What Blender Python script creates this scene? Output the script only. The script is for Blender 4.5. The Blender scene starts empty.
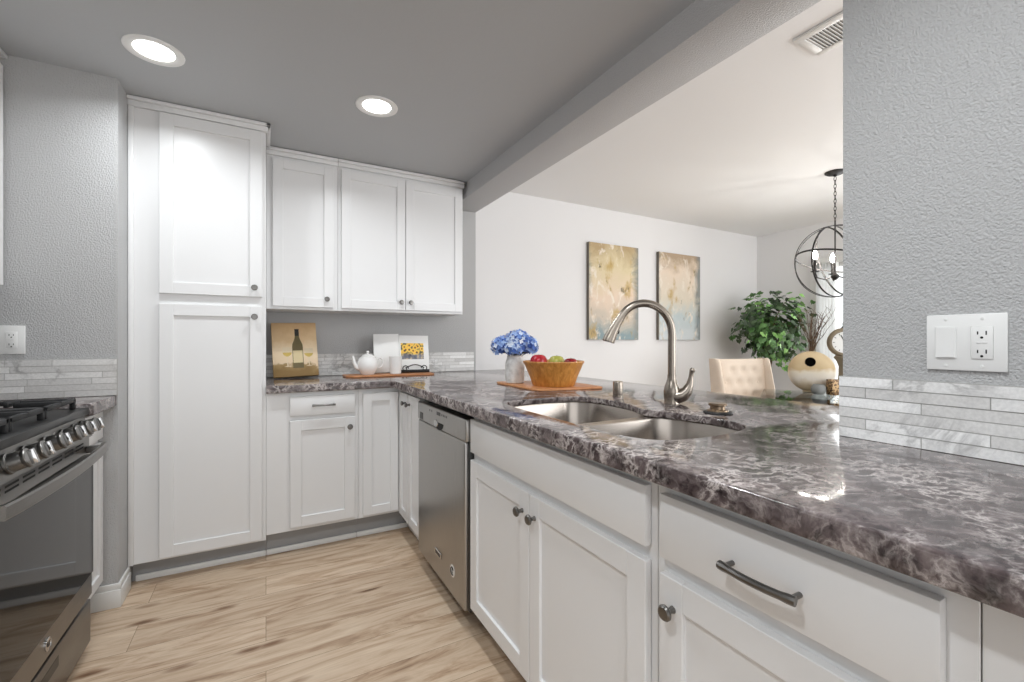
import bpy, bmesh, math, random
from mathutils import Vector, Matrix, Euler

SC = bpy.context.scene
COL = SC.collection
PI = math.pi

# ------------------------------------------------------------------ camera, world, light, exposure
cam_d = bpy.data.cameras.new('camera')
cam_d.sensor_width = 36.0
cam_d.lens = 448.0 / 1024.0 * 36.0
cam_d.clip_start = 0.02
cam = bpy.data.objects.new('camera', cam_d)
COL.objects.link(cam)
cam.location = (0, 0, 1.175)
cam.rotation_euler = (PI / 2, 0, -math.atan(246.0 / 448.0))
SC.camera = cam

vs = SC.view_settings
vs.view_transform = 'Standard'
vs.look = 'None'
vs.gamma = 1.0
vs.use_curve_mapping = False
vs.exposure = 0.40
SC.display_settings.display_device = 'sRGB'

world = bpy.data.worlds.new('world')
SC.world = world
world.use_nodes = True
bg = world.node_tree.nodes['Background']
bg.inputs[0].default_value = (0.97, 0.985, 1.0, 1)
bg.inputs[1].default_value = 1.35


def area_light(name, loc, rot, sx, sy, power, color=(1, 1, 1), shape='RECTANGLE', spread=PI):
    d = bpy.data.lights.new(name, 'AREA')
    d.shape = shape
    d.size = sx
    if shape == 'RECTANGLE':
        d.size_y = sy
    d.energy = power
    d.color = color
    d.spread = spread
    o = bpy.data.objects.new(name, d)
    COL.objects.link(o)
    o.location = loc
    o.rotation_euler = rot
    return o


# daylight through the patio door of the dining area
area_light('patio_daylight', (5.75, 1.75, 1.15), (0, PI / 2, 0), 2.0, 1.9, 24, (0.96, 0.98, 1.0))
# unseen fill light added at the open front end of the dining area
area_light('front_fill', (3.4, -1.85, 1.45), (PI / 2, 0, 0), 3.2, 1.9, 52, (0.96, 0.98, 1.0))
# the two recessed downlights of the kitchen, plus two assumed ones outside the frame
CAN_POS = [(-0.392, 2.262), (0.481, 2.266), (-0.392, 0.35), (0.481, 0.35)]
for (lx, ly), pw in zip(CAN_POS, (4.4, 5.6, 8.5, 8.5)):
    area_light('downlight', (lx, ly, 2.325), (0, 0, 0), 0.13, 0.13, pw, (0.93, 0.97, 1.0), 'DISK', 2.7)


# ------------------------------------------------------------------ materials
def lin(c):
    c = c / 255.0
    return c / 12.92 if c <= 0.04045 else ((c + 0.055) / 1.055) ** 2.4


def rgb(r, g, b):
    return (lin(r), lin(g), lin(b), 1.0)


class NT:
    def __init__(s, name):
        s.m = bpy.data.materials.new(name)
        s.m.use_nodes = True
        s.t = s.m.node_tree
        s.b = s.t.nodes['Principled BSDF']

    def n(s, kind, **kw):
        o = s.t.nodes.new(kind)
        for k, v in kw.items():
            if k.startswith('i_'):
                o.inputs[k[2:].replace('_', ' ')].default_value = v
            else:
                setattr(o, k, v)
        return o

    def l(s, a, b):
        s.t.links.new(a, b)

    def coords(s, scale=(1, 1, 1), rot=(0, 0, 0), src='Object'):
        tc = s.n('ShaderNodeTexCoord')
        mp = s.n('ShaderNodeMapping')
        mp.inputs['Scale'].default_value = scale
        mp.inputs['Rotation'].default_value = rot
        s.l(tc.outputs[src], mp.inputs['Vector'])
        return mp.outputs['Vector']

    def noise(s, vec, scale, detail=3, rough=0.5, dist=0.0):
        o = s.n('ShaderNodeTexNoise')
        o.inputs['Scale'].default_value = scale
        o.inputs['Detail'].default_value = detail
        o.inputs['Roughness'].default_value = rough
        o.inputs['Distortion'].default_value = dist
        s.l(vec, o.inputs['Vector'])
        return o.outputs['Fac']

    def ramp(s, fac, stops, interp='LINEAR'):
        o = s.n('ShaderNodeValToRGB')
        cr = o.color_ramp
        cr.interpolation = interp
        while len(cr.elements) < len(stops):
            cr.elements.new(0.5)
        for e, (p, c) in zip(cr.elements, stops):
            e.position = p
            e.color = c if len(c) == 4 else (c[0], c[1], c[2], 1)
        s.l(fac, o.inputs['Fac'])
        return o.outputs['Color']

    def mix(s, fac, a, b, mode='MIX'):
        o = s.n('ShaderNodeMixRGB', blend_type=mode)
        for sock, v in ((o.inputs['Fac'], fac), (o.inputs['Color1'], a), (o.inputs['Color2'], b)):
            if hasattr(v, 'links') or hasattr(v, 'is_linked'):
                s.l(v, sock)
            else:
                sock.default_value = v
        return o.outputs['Color']

    def math(s, op, a, b=0.0):
        o = s.n('ShaderNodeMath', operation=op)
        for sock, v in ((o.inputs[0], a), (o.inputs[1], b)):
            if hasattr(v, 'is_linked'):
                s.l(v, sock)
            else:
                sock.default_value = v
        return o.outputs[0]

    def bump(s, h, strength, dist):
        o = s.n('ShaderNodeBump')
        o.inputs['Strength'].default_value = strength
        o.inputs['Distance'].default_value = dist
        s.l(h, o.inputs['Height'])
        s.l(o.outputs['Normal'], s.b.inputs['Normal'])

    def set(s, **kw):
        for k, v in kw.items():
            s.b.inputs[k.replace('_', ' ')].default_value = v
        return s


def plain(name, col, rough=0.5, metal=0.0, spec=0.5, bump=None, var=0.0):
    k = NT(name)
    k.set(Roughness=rough, Metallic=metal)
    k.b.inputs['Specular IOR Level'].default_value = spec
    v = k.coords()
    if var > 0:
        f = k.noise(v, 6.0, 4)
        c = k.ramp(f, [(0.3, [x * (1 - var) for x in col[:3]]), (0.7, [min(1, x * (1 + var)) for x in col[:3]])])
        k.l(c, k.b.inputs['Base Color'])
    else:
        k.b.inputs['Base Color'].default_value = col
    if bump:
        k.bump(k.noise(v, bump[0], 2, 0.5), bump[1], bump[2])
    return k.m


M = {}
M['gray_wall'] = plain('gray_wall_paint', rgb(184, 184, 184), 0.5, bump=(230, 0.7, 0.006))
M['gray_ceiling'] = plain('gray_ceiling_paint', rgb(181, 183, 185), 0.6, bump=(60, 0.12, 0.003))
M['gray_beam'] = plain('gray_beam_paint', rgb(188, 188, 189), 0.5, bump=(190, 0.6, 0.006))
M['white_wall'] = plain('white_wall_paint', rgb(226, 225, 225), 0.6, bump=(80, 0.15, 0.003))
M['white_ceiling'] = plain('white_ceiling_paint', rgb(238, 238, 238), 0.7, bump=(60, 0.12, 0.003))
M['cabinet'] = plain('white_cabinet_lacquer', rgb(229, 229, 229), 0.32, bump=(14, 0.03, 0.002))
M['trim'] = plain('white_trim_paint', rgb(228, 228, 226), 0.35, bump=(14, 0.03, 0.002))
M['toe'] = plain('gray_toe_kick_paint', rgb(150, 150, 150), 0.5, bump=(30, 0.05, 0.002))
M['nickel'] = plain('dark_nickel', rgb(120, 118, 115), 0.28, 1.0, bump=(40, 0.02, 0.001))
M['black'] = plain('black_plastic', rgb(22, 22, 23), 0.35, bump=(60, 0.03, 0.001))
M['iron'] = plain('cast_iron', rgb(40, 40, 41), 0.55, 0.2, bump=(220, 0.25, 0.001))
M['dark_steel'] = plain('dark_enamel_steel', rgb(64, 64, 64), 0.35, 0.7, bump=(90, 0.03, 0.001))
M['chrome'] = plain('polished_chrome', rgb(205, 205, 205), 0.12, 1.0, bump=(30, 0.01, 0.001))
M['plastic_white'] = plain('white_switch_plastic', rgb(236, 236, 234), 0.3, bump=(30, 0.01, 0.001))
M['porcelain'] = plain('white_glazed_porcelain', rgb(240, 239, 237), 0.15, bump=(18, 0.03, 0.002))
M['slot'] = plain('dark_slot', rgb(18, 18, 18), 0.7, bump=(60, 0.03, 0.001))
M['black_metal'] = plain('black_brown_metal', rgb(26, 23, 22), 0.5, 0.2, bump=(120, 0.1, 0.001))
M['bronze'] = plain('brushed_bronze_nickel', rgb(150, 132, 112), 0.3, 1.0, bump=(90, 0.05, 0.001))
M['gasket'] = plain('black_rubber', rgb(24, 23, 23), 0.5, bump=(90, 0.05, 0.001))


def steel(name, col, rough=0.28, stretch=(1, 1, 60), bumpk=0.06):
    k = NT(name)
    k.set(Metallic=1.0)
    v = k.coords(scale=stretch)
    f = k.noise(v, 9.0, 5, 0.6)
    c = k.ramp(f, [(0.3, [x * 0.86 for x in col[:3]]), (0.7, [min(1, x * 1.12) for x in col[:3]])])
    k.l(c, k.b.inputs['Base Color'])
    r = k.ramp(f, [(0.2, (rough * 0.75,) * 3), (0.8, (rough * 1.35,) * 3)])
    k.l(r, k.b.inputs['Roughness'])
    k.bump(f, bumpk, 0.002)
    return k.m


M['steel_dw'] = steel('brushed_steel_dishwasher', rgb(176, 174, 171), 0.33, (60, 60, 1.2), 0.02)
M['steel_range'] = steel('brushed_steel_range', rgb(136, 134, 131), 0.33, (60, 1.2, 60), 0.02)
M['steel_sink'] = plain('satin_steel_sink', rgb(176, 168, 160), 0.26, 1.0)
M['steel_faucet'] = plain('satin_nickel_faucet', rgb(152, 143, 133), 0.27, 1.0)


def make_floor():
    k = NT('light_oak_planks')
    v = k.coords()
    br = k.n('ShaderNodeTexBrick')
    br.offset = 0.37
    for nm, val in (('Scale', 1.0), ('Mortar Size', 0.0011), ('Mortar Smooth', 0.2), ('Bias', 0.0),
                    ('Brick Width', 1.25), ('Row Height', 0.182)):
        br.inputs[nm].default_value = val
    br.inputs['Color1'].default_value = (0, 0, 0, 1)
    br.inputs['Color2'].default_value = (1, 1, 1, 1)
    br.inputs['Mortar'].default_value = (0.5, 0.5, 0.5, 1)
    k.l(v, br.inputs['Vector'])
    plank = br.outputs['Color']
    off = k.n('ShaderNodeVectorMath', operation='MULTIPLY_ADD')
    k.l(plank, off.inputs[0])
    off.inputs[1].default_value = (7.3, 3.1, 5.7)
    k.l(v, off.inputs[2])
    mp = k.n('ShaderNodeMapping')
    mp.inputs['Scale'].default_value = (1.1, 7.0, 1)
    k.l(off.outputs[0], mp.inputs['Vector'])
    g1 = k.noise(mp.outputs[0], 1.7, 7, 0.64, 1.8)
    mp2 = k.n('ShaderNodeMapping')
    mp2.inputs['Scale'].default_value = (2.0, 60.0, 1)
    k.l(off.outputs[0], mp2.inputs['Vector'])
    g2 = k.noise(mp2.outputs[0], 3.0, 4, 0.6, 0.3)
    base = k.ramp(g1, [(0.28, rgb(150, 122, 98)), (0.40, rgb(188, 161, 134)), (0.52, rgb(209, 186, 161)),
                       (0.72, rgb(223, 204, 180))])
    tone = k.ramp(plank, [(0.0, (0.88, 0.86, 0.84, 1)), (1.0, (1.03, 1.03, 1.03, 1))])
    c = k.mix(1.0, base, tone, 'MULTIPLY')
    fine = k.ramp(g2, [(0.3, (0.78, 0.76, 0.73, 1)), (0.6, (1, 1, 1, 1))])
    c = k.mix(0.45, c, fine, 'MULTIPLY')
    # knots
    mp3 = k.n('ShaderNodeMapping')
    mp3.inputs['Scale'].default_value = (1.5, 4.6, 1)
    k.l(off.outputs[0], mp3.inputs['Vector'])
    vo = k.n('ShaderNodeTexVoronoi')
    vo.inputs['Scale'].default_value = 1.9
    k.l(mp3.outputs[0], vo.inputs['Vector'])
    wob = k.noise(mp.outputs[0], 9.0, 3)
    dd = k.math('ADD', vo.outputs['Distance'], k.math('MULTIPLY', k.math('SUBTRACT', wob, 0.5), 0.12))
    kn = k.ramp(dd, [(0.02, rgb(84, 62, 46)), (0.09, rgb(160, 132, 108)), (0.2, (1, 1, 1, 1))])
    c = k.mix(0.9, c, kn, 'MULTIPLY')
    seam = k.ramp(br.outputs['Fac'], [(0.0, (1, 1, 1, 1)), (1.0, (0.45, 0.40, 0.34, 1))])
    c = k.mix(1.0, c, seam, 'MULTIPLY')
    k.l(c, k.b.inputs['Base Color'])
    k.set(Roughness=0.42)
    k.bump(g2, 0.08, 0.002)
    return k.m


M['floor'] = make_floor()


def make_granite():
    k = NT('dark_marbled_granite')
    v = k.coords(scale=(1.5, 1.9, 1.8), rot=(0.2, 0.1, 0.5))
    w = k.n('ShaderNodeTexNoise')
    w.inputs['Scale'].default_value = 8.0
    w.inputs['Detail'].default_value = 5
    k.l(v, w.inputs['Vector'])
    wv = k.n('ShaderNodeVectorMath', operation='MULTIPLY_ADD')
    k.l(w.outputs['Color'], wv.inputs[0])
    wv.inputs[1].default_value = (0.10, 0.10, 0.10)
    k.l(v, wv.inputs[2])
    vv = wv.outputs[0]
    base = k.noise(vv, 15.0, 8, 0.62)
    c = k.ramp(base, [(0.33, rgb(40, 34, 34)), (0.44, rgb(76, 66, 66)), (0.56, rgb(95, 84, 84)), (0.70, rgb(128, 117, 115))])
    r1 = k.noise(vv, 17.0, 7, 0.6)
    rid = k.math('ABSOLUTE', k.math('SUBTRACT', r1, 0.5))
    vein = k.ramp(rid, [(0.0, (0.9, 0.9, 0.9, 1)), (0.03, (0.42, 0.42, 0.42, 1)), (0.09, (0, 0, 0, 1))])
    msk = k.ramp(k.noise(vv, 4.6, 5, 0.6), [(0.42, (0.12, 0.12, 0.12, 1)), (0.58, (1, 1, 1, 1))])
    vein = k.mix(1.0, vein, msk, 'MULTIPLY')
    c = k.mix(vein, c, rgb(204, 195, 191))
    dk = k.ramp(k.noise(vv, 20.0, 6, 0.62), [(0.57, (0, 0, 0, 1)), (0.68, (0.7, 0.7, 0.7, 1))])
    c = k.mix(dk, c, rgb(38, 33, 34))
    k.l(c, k.b.inputs['Base Color'])
    k.set(Roughness=0.10)
    k.bump(k.noise(v, 40, 3), 0.02, 0.002)
    return k.m


M['granite'] = make_granite()


def make_tile():
    k = NT('white_marble_strip_tile')
    at = k.n('ShaderNodeAttribute', attribute_name='tint')
    v = k.coords()
    n1 = k.noise(v, 7.0, 6, 0.6, 1.0)
    rid = k.math('ABSOLUTE', k.math('SUBTRACT', n1, 0.5))
    vein = k.ramp(rid, [(0.0, (0.75, 0.75, 0.75, 1)), (0.05, (0, 0, 0, 1))])
    msk = k.ramp(k.noise(v, 5.0, 2), [(0.48, (0, 0, 0, 1)), (0.68, (1, 1, 1, 1))])
    vein = k.mix(1.0, vein, msk, 'MULTIPLY')
    base = k.ramp(at.outputs['Fac'], [(0.0, rgb(192, 190, 188)), (0.5, rgb(226, 225, 223)), (1.0, rgb(252, 252, 251))])
    sp = k.ramp(k.noise(v, 150, 2), [(0.35, (0.92, 0.92, 0.92, 1)), (0.65, (1.04, 1.04, 1.04, 1))])
    base = k.mix(1.0, base, sp, 'MULTIPLY')
    c = k.mix(vein, base, rgb(120, 118, 118))
    k.l(c, k.b.inputs['Base Color'])
    k.set(Roughness=0.38)
    k.bump(k.noise(v, 150, 2), 0.12, 0.002)
    return k.m


M['tile'] = make_tile()
M['grout'] = plain('gray_grout', rgb(172, 170, 167), 0.8, bump=(200, 0.1, 0.001))


def wood(name, dark, light, scale=(2, 30, 30), rough=0.4, bias=0.5):
    k = NT(name)
    v = k.coords(scale=scale)
    f = k.noise(v, 2.5, 5, 0.6, 0.6)
    c = k.ramp(f, [(0.3, dark), (0.7, light)])
    k.l(c, k.b.inputs['Base Color'])
    k.set(Roughness=rough)
    k.bump(f, 0.06, 0.002)
    return k.m


M['bowl_wood'] = wood('honey_bamboo', rgb(168, 106, 40), rgb(214, 154, 78), (30, 30, 2), 0.35)
M['board_wood'] = wood('orange_brown_board', rgb(176, 112, 66), rgb(214, 154, 104), (4, 40, 40), 0.4)
M['tray_wood'] = wood('acacia_tray', rgb(156, 96, 56), rgb(206, 146, 98), (4, 40, 40), 0.4)
M['dark_wood'] = wood('weathered_dark_wood', rgb(72, 68, 66), rgb(112, 106, 102), (40, 3, 40), 0.5)
M['trunk'] = wood('bark', rgb(66, 50, 38), rgb(110, 88, 66), (20, 20, 3), 0.8)

M['cloth'] = plain('beige_linen', rgb(226, 210, 193), 0.85, bump=(260, 0.25, 0.001), var=0.05)


def emissive(name, col, strength):
    k = NT(name)
    k.b.inputs['Base Color'].default_value = (0.9, 0.9, 0.9, 1)
    k.b.inputs['Emission Color'].default_value = col
    k.b.inputs['Emission Strength'].default_value = strength
    return k.m


M['lens_glow'] = emissive('lit_downlight_lens', (1, 0.985, 0.96, 1), 5.0)
M['bulb_glow'] = emissive('lit_candle_bulb', (1, 0.94, 0.86, 1), 150.0)


def glass(name, tint=(1, 1, 1, 1), rough=0.0, ior=1.45):
    k = NT(name)
    k.b.inputs['Base Color'].default_value = tint
    k.set(Roughness=rough, IOR=ior)
    k.b.inputs['Transmission Weight'].default_value = 1.0
    return k.m


def thin_glass(name, tint, refl):
    """thin pane: mostly clear, mirror-like at grazing angles"""
    k = NT(name)
    k.t.nodes.remove(k.b)
    tr = k.n('ShaderNodeBsdfTransparent')
    tr.inputs[0].default_value = tint
    gl = k.n('ShaderNodeBsdfGlossy')
    gl.inputs['Roughness'].default_value = 0.02
    fr = k.n('ShaderNodeFresnel')
    fr.inputs['IOR'].default_value = refl
    v = k.coords()
    bp = k.n('ShaderNodeBump')
    bp.inputs['Strength'].default_value = 0.01
    k.l(k.noise(v, 3.0, 1), bp.inputs['Height'])
    k.l(bp.outputs['Normal'], gl.inputs['Normal'])
    mx = k.n('ShaderNodeMixShader')
    k.l(fr.outputs[0], mx.inputs[0])
    k.l(tr.outputs[0], mx.inputs[1])
    k.l(gl.outputs[0], mx.inputs[2])
    k.l(mx.outputs[0], k.t.nodes['Material Output'].inputs['Surface'])
    return k.m


M['glass'] = thin_glass('clear_table_glass', (0.95, 0.98, 0.97, 1), 1.2)
M['pane'] = thin_glass('door_pane_glass', (0.97, 0.98, 0.98, 1), 1.3)
k = NT('black_oven_glass')
k.set(Roughness=0.05)
k.b.inputs['Base Color'].default_value = rgb(18, 18, 18)
k.b.inputs['IOR'].default_value = 1.4
M['oven_glass'] = k.m


def make_painting(seed, name, stops_v):
    k = NT(name)
    tc = k.n('ShaderNodeTexCoord')
    mp = k.n('ShaderNodeMapping')
    mp.inputs['Location'].default_value = (seed, seed * 0.7, seed * 1.3)
    k.l(tc.outputs['Object'], mp.inputs['Vector'])
    v = mp.outputs[0]
    sx = k.n('ShaderNodeSeparateXYZ')
    k.l(tc.outputs['Generated'], sx.inputs[0])
    n0 = k.noise(v, 3.0, 6, 0.65, 0.8)
    zz = k.math('ADD', sx.outputs['Z'], k.math('MULTIPLY', k.math('SUBTRACT', n0, 0.5), 0.6))
    c = k.ramp(zz, stops_v)
    mp2 = k.n('ShaderNodeMapping')
    mp2.inputs['Scale'].default_value = (3.2, 3.2, 1.9)
    k.l(v, mp2.inputs['Vector'])
    gold = k.ramp(k.noise(mp2.outputs[0], 2.0, 5, 0.6), [(0.56, (0, 0, 0, 1)), (0.68, (0.8, 0.8, 0.8, 1))])
    c = k.mix(gold, c, rgb(186, 152, 78))
    pale = k.ramp(k.noise(mp2.outputs[0], 3.1, 5, 0.6, 1.0), [(0.55, (0, 0, 0, 1)), (0.66, (0.85, 0.85, 0.85, 1))])
    c = k.mix(pale, c, rgb(232, 222, 208))
    ed = k.math('ABSOLUTE', k.math('SUBTRACT', sx.outputs['X'], 0.45))
    ed = k.math('ADD', ed, k.math('MULTIPLY', k.math('SUBTRACT', n0, 0.5), 0.5))
    em = k.ramp(ed, [(0.40, (0, 0, 0, 1)), (0.54, (0.85, 0.85, 0.85, 1))])
    c = k.mix(em, c, rgb(112, 122, 124))
    dk = k.ramp(k.noise(mp2.outputs[0], 4.0, 5, 0.7), [(0.62, (0, 0, 0, 1)), (0.70, (0.85, 0.85, 0.85, 1))])
    c = k.mix(dk, c, rgb(98, 94, 82))
    k.l(c, k.b.inputs['Base Color'])
    k.set(Roughness=0.5)
    k.bump(k.noise(v, 60, 4), 0.15, 0.003)
    return k.m


M['paint_a'] = make_painting(1.7, 'abstract_ochre_canvas', [(0.02, rgb(128, 148, 152)), (0.2, rgb(196, 184, 168)), (0.45, rgb(222, 200, 178)), (0.75, rgb(214, 198, 160)), (0.95, rgb(176, 152, 112))])
M['paint_b'] = make_painting(5.2, 'abstract_pale_canvas', [(0.02, rgb(204, 210, 212)), (0.25, rgb(186, 198, 200)), (0.45, rgb(214, 204, 186)), (0.75, rgb(224, 206, 186)), (0.95, rgb(172, 150, 124))])
M['canvas_side'] = plain('dark_canvas_edge', rgb(112, 106, 97), 0.7, bump=(200, 0.2, 0.001))


# ------------------------------------------------------------------ mesh helpers
WM = {}


class MB:
    """collects shapes and links them as one mesh object"""

    def __init__(s):
        s.bm = bmesh.new()
        s.tint = s.bm.faces.layers.float.new('tint')

    def _add(s, verts, faces, tint=None, smooth=False, mi=0):
        vs_ = [s.bm.verts.new(v) for v in verts]
        out = []
        for f in faces:
            try:
                fc = s.bm.faces.new([vs_[i] for i in f])
                fc.smooth = smooth
                fc.material_index = mi
                out.append(fc)
            except ValueError:
                pass
        if tint is not None:
            for fc in out:
                fc[s.tint] = tint
        return vs_, out

    def box(s, x0, x1, y0, y1, z0, z1, bev=0.0, seg=2, tint=None, mat=None, mi=0):
        x0, x1 = min(x0, x1), max(x0, x1)
        y0, y1 = min(y0, y1), max(y0, y1)
        z0, z1 = min(z0, z1), max(z0, z1)
        b = bmesh.new()
        r = bmesh.ops.create_cube(b, size=1.0)
        bmesh.ops.scale(b, vec=(x1 - x0, y1 - y0, z1 - z0), verts=b.verts)
        bmesh.ops.translate(b, vec=((x0 + x1) / 2, (y0 + y1) / 2, (z0 + z1) / 2), verts=b.verts)
        if bev > 0:
            bmesh.ops.bevel(b, geom=b.edges[:], offset=bev, segments=seg, profile=0.5, affect='EDGES')
        if mat is not None:
            bmesh.ops.transform(b, matrix=mat, verts=b.verts)
        s.merge(b, tint, mi)
        return s

    def merge(s, b, tint=None, mi=0, smooth=None):
        b.verts.index_update()
        vv = [v.co.copy() for v in b.verts]
        ff = [[v.index for v in f.verts] for f in b.faces]
        s._add(vv, ff, tint, True if smooth is None else smooth, mi)
        b.free()

    def lathe(s, prof, c=(0, 0, 0), n=24, axis=(0, 0, 1), scale=(1, 1, 1), rot=None):
        """prof: (radius, height) pairs along axis"""
        q = Vector((0, 0, 1)).rotation_difference(Vector(axis)).to_matrix()
        c = Vector(c)
        verts, faces, rows = [], [], []
        for (r, h) in prof:
            if r < 1e-6:
                rows.append([len(verts)])
                verts.append(c + q @ Vector((0, 0, h * scale[2])))
            else:
                row = []
                for i in range(n):
                    a = 2 * PI * i / n
                    row.append(len(verts))
                    verts.append(c + q @ Vector((r * math.cos(a) * scale[0], r * math.sin(a) * scale[1], h * scale[2])))
                rows.append(row)
        for a, b in zip(rows[:-1], rows[1:]):
            for i in range(n):
                j = (i + 1) % n
                if len(a) == 1 and len(b) == 1:
                    continue
                if len(a) == 1:
                    faces.append([a[0], b[j], b[i]])
                elif len(b) == 1:
                    faces.append([a[i], a[j], b[0]])
                else:
                    faces.append([a[i], a[j], b[j], b[i]])
        s._add(verts, faces, None, True)
        return s

    def tube(s, pts, r, n=10, cap=True, closed=False):
        pts = [Vector(p) for p in pts]
        rs = r if isinstance(r, (list, tuple)) else [r] * len(pts)
        verts, faces, rows = [], [], []
        m = len(pts)
        ref = None
        for i, p in enumerate(pts):
            if closed:
                t = pts[(i + 1) % m] - pts[i - 1]
            else:
                t = pts[min(i + 1, m - 1)] - pts[max(i - 1, 0)]
            t.normalize()
            if ref is None:
                ref = Vector((0, 0, 1)) if abs(t.z) < 0.9 else Vector((1, 0, 0))
            u = ref - t * ref.dot(t)
            if u.length < 1e-6:
                u = t.orthogonal()
            u.normalize()
            ref = u
            w = t.cross(u)
            row = []
            for j in range(n):
                a = 2 * PI * j / n
                row.append(len(verts))
                verts.append(p + (u * math.cos(a) + w * math.sin(a)) * rs[i])
            rows.append(row)
        pairs = list(zip(rows[:-1], rows[1:]))
        if closed:
            pairs.append((rows[-1], rows[0]))
        for a, b in pairs:
            for j in range(n):
                kx = (j + 1) % n
                faces.append([a[j], a[kx], b[kx], b[j]])
        if cap and not closed:
            faces.append(list(reversed(rows[0])))
            faces.append(rows[-1])
        s._add(verts, faces, None, True)
        return s

    def loft(s, loops, cap0=False, cap1=False, closed_ring=True):
        verts, faces, rows = [], [], []
        for lp in loops:
            row = []
            for p in lp:
                row.append(len(verts))
                verts.append(Vector(p))
            rows.append(row)
        for a, b in zip(rows[:-1], rows[1:]):
            n = len(a)
            for i in range(n if closed_ring else n - 1):
                j = (i + 1) % n
                faces.append([a[i], a[j], b[j], b[i]])
        if cap0:
            faces.append(list(reversed(rows[0])))
        if cap1:
            faces.append(rows[-1])
        s._add(verts, faces, None, True)
        return s

    def poly(s, pts, mi=0):
        s._add([Vector(p) for p in pts], [list(range(len(pts)))], None, False, mi)
        return s

    def prism(s, outline, fn, t0, t1):
        """outline (u,w) pairs, fn(u,w,t)->xyz"""
        n = len(outline)
        verts = [Vector(fn(u, w, t0)) for u, w in outline] + [Vector(fn(u, w, t1)) for u, w in outline]
        faces = [list(range(n))[::-1], list(range(n, 2 * n))]
        for i in range(n):
            j = (i + 1) % n
            faces.append([i, j, n + j, n + i])
        s._add(verts, faces, None, False)
        return s

    def ell(s, c, r, n=16, m=10, rot=None):
        prof = []
        verts, faces, rows = [], [], []
        R = rot.to_matrix() if rot is not None else Matrix.Identity(3)
        c = Vector(c)
        for i in range(m + 1):
            a = -PI / 2 + PI * i / m
            if i in (0, m):
                rows.append([len(verts)])
                verts.append(c + R @ Vector((0, 0, math.sin(a) * r[2])))
            else:
                row = []
                for j in range(n):
                    b = 2 * PI * j / n
                    row.append(len(verts))
                    verts.append(c + R @ Vector((math.cos(a) * math.cos(b) * r[0], math.cos(a) * math.sin(b) * r[1], math.sin(a) * r[2])))
                rows.append(row)
        for a, b in zip(rows[:-1], rows[1:]):
            for j in range(n):
                kx = (j + 1) % n
                if len(a) == 1:
                    faces.append([a[0], b[kx], b[j]])
                elif len(b) == 1:
                    faces.append([a[j], a[kx], b[0]])
                else:
                    faces.append([a[j], a[kx], b[kx], b[j]])
        s._add(verts, faces, None, True)
        return s

    def build(s, name, mat, parent=None, local=False, angle=35, mats=None, fixn=True):
        bm = s.bm
        if fixn:
            bmesh.ops.recalc_face_normals(bm, faces=bm.faces)
        if parent is not None:
            W = WM[parent.name]
            if not local:
                bmesh.ops.transform(bm, matrix=W.inverted(), verts=bm.verts)
        me = bpy.data.meshes.new(name)
        bm.to_mesh(me)
        bm.free()
        for mm in (mats or [mat]):
            me.materials.append(mm)
        me.polygons.foreach_set('use_smooth', [True] * len(me.polygons))
        me.set_sharp_from_angle(angle=math.radians(angle))
        o = bpy.data.objects.new(name, me)
        COL.objects.link(o)
        if parent is not None:
            o.parent = parent
            WM[o.name] = WM[parent.name]
        else:
            WM[o.name] = Matrix.Identity(4)
        return o


def tag(o, label, cat, group=None):
    o['label'] = label
    o['category'] = cat
    if group:
        o['group'] = group
    return o


def thing(name, label, cat, loc=(0, 0, 0), rotz=0.0, group=None):
    o = bpy.data.objects.new(name, None)
    COL.objects.link(o)
    o.empty_display_size = 0.05
    o.location = loc
    o.rotation_euler = (0, 0, rotz)
    WM[o.name] = Matrix.Translation(loc) @ Matrix.Rotation(rotz, 4, 'Z')
    return tag(o, label, cat, group)


def struct(o):
    o['kind'] = 'structure'
    return o


def center_origin(o, c):
    """move a single-mesh thing's origin to c"""
    c = Vector(c)
    o.data.transform(Matrix.Translation(-c))
    o.location = c
    WM[o.name] = Matrix.Translation(c)
    return o


def curve_plate(outer, holes, z0, z1, bev):
    """flat slab with rounded edges from closed outlines (a filled 2D curve turned into mesh)"""
    cu = bpy.data.curves.new('plate', 'CURVE')
    cu.dimensions = '2D'
    cu.fill_mode = 'BOTH'
    for pts in [outer] + holes:
        sp = cu.splines.new('POLY')
        sp.points.add(len(pts) - 1)
        for p, (x, y) in zip(sp.points, pts):
            p.co = (x, y, 0, 1)
        sp.use_cyclic_u = True
    h = (z1 - z0) / 2
    cu.extrude = h - bev
    cu.bevel_depth = bev
    cu.bevel_resolution = 3
    cu.offset = -bev
    o = bpy.data.objects.new('plate', cu)
    COL.objects.link(o)
    dg = bpy.context.evaluated_depsgraph_get()
    me = bpy.data.meshes.new_from_object(o.evaluated_get(dg))
    bpy.data.objects.remove(o)
    bpy.data.curves.remove(cu)
    me.transform(Matrix.Translation((0, 0, (z0 + z1) / 2)))
    b = bmesh.new()
    b.from_mesh(me)
    bpy.data.meshes.remove(me)
    bmesh.ops.remove_doubles(b, verts=b.verts, dist=1e-5)
    mb = MB()
    mb.merge(b)
    return mb


def rrect(cx, cy, hx, hy, r, n=8):
    pts = []
    for sx, sy, a0 in ((1, 1, 0), (-1, 1, PI / 2), (-1, -1, PI), (1, -1, 1.5 * PI)):
        for i in range(n + 1):
            a = a0 + PI / 2 * i / n
            pts.append((cx + sx * (hx - r) + r * math.cos(a), cy + sy * (hy - r) + r * math.sin(a)))
    return pts


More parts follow.
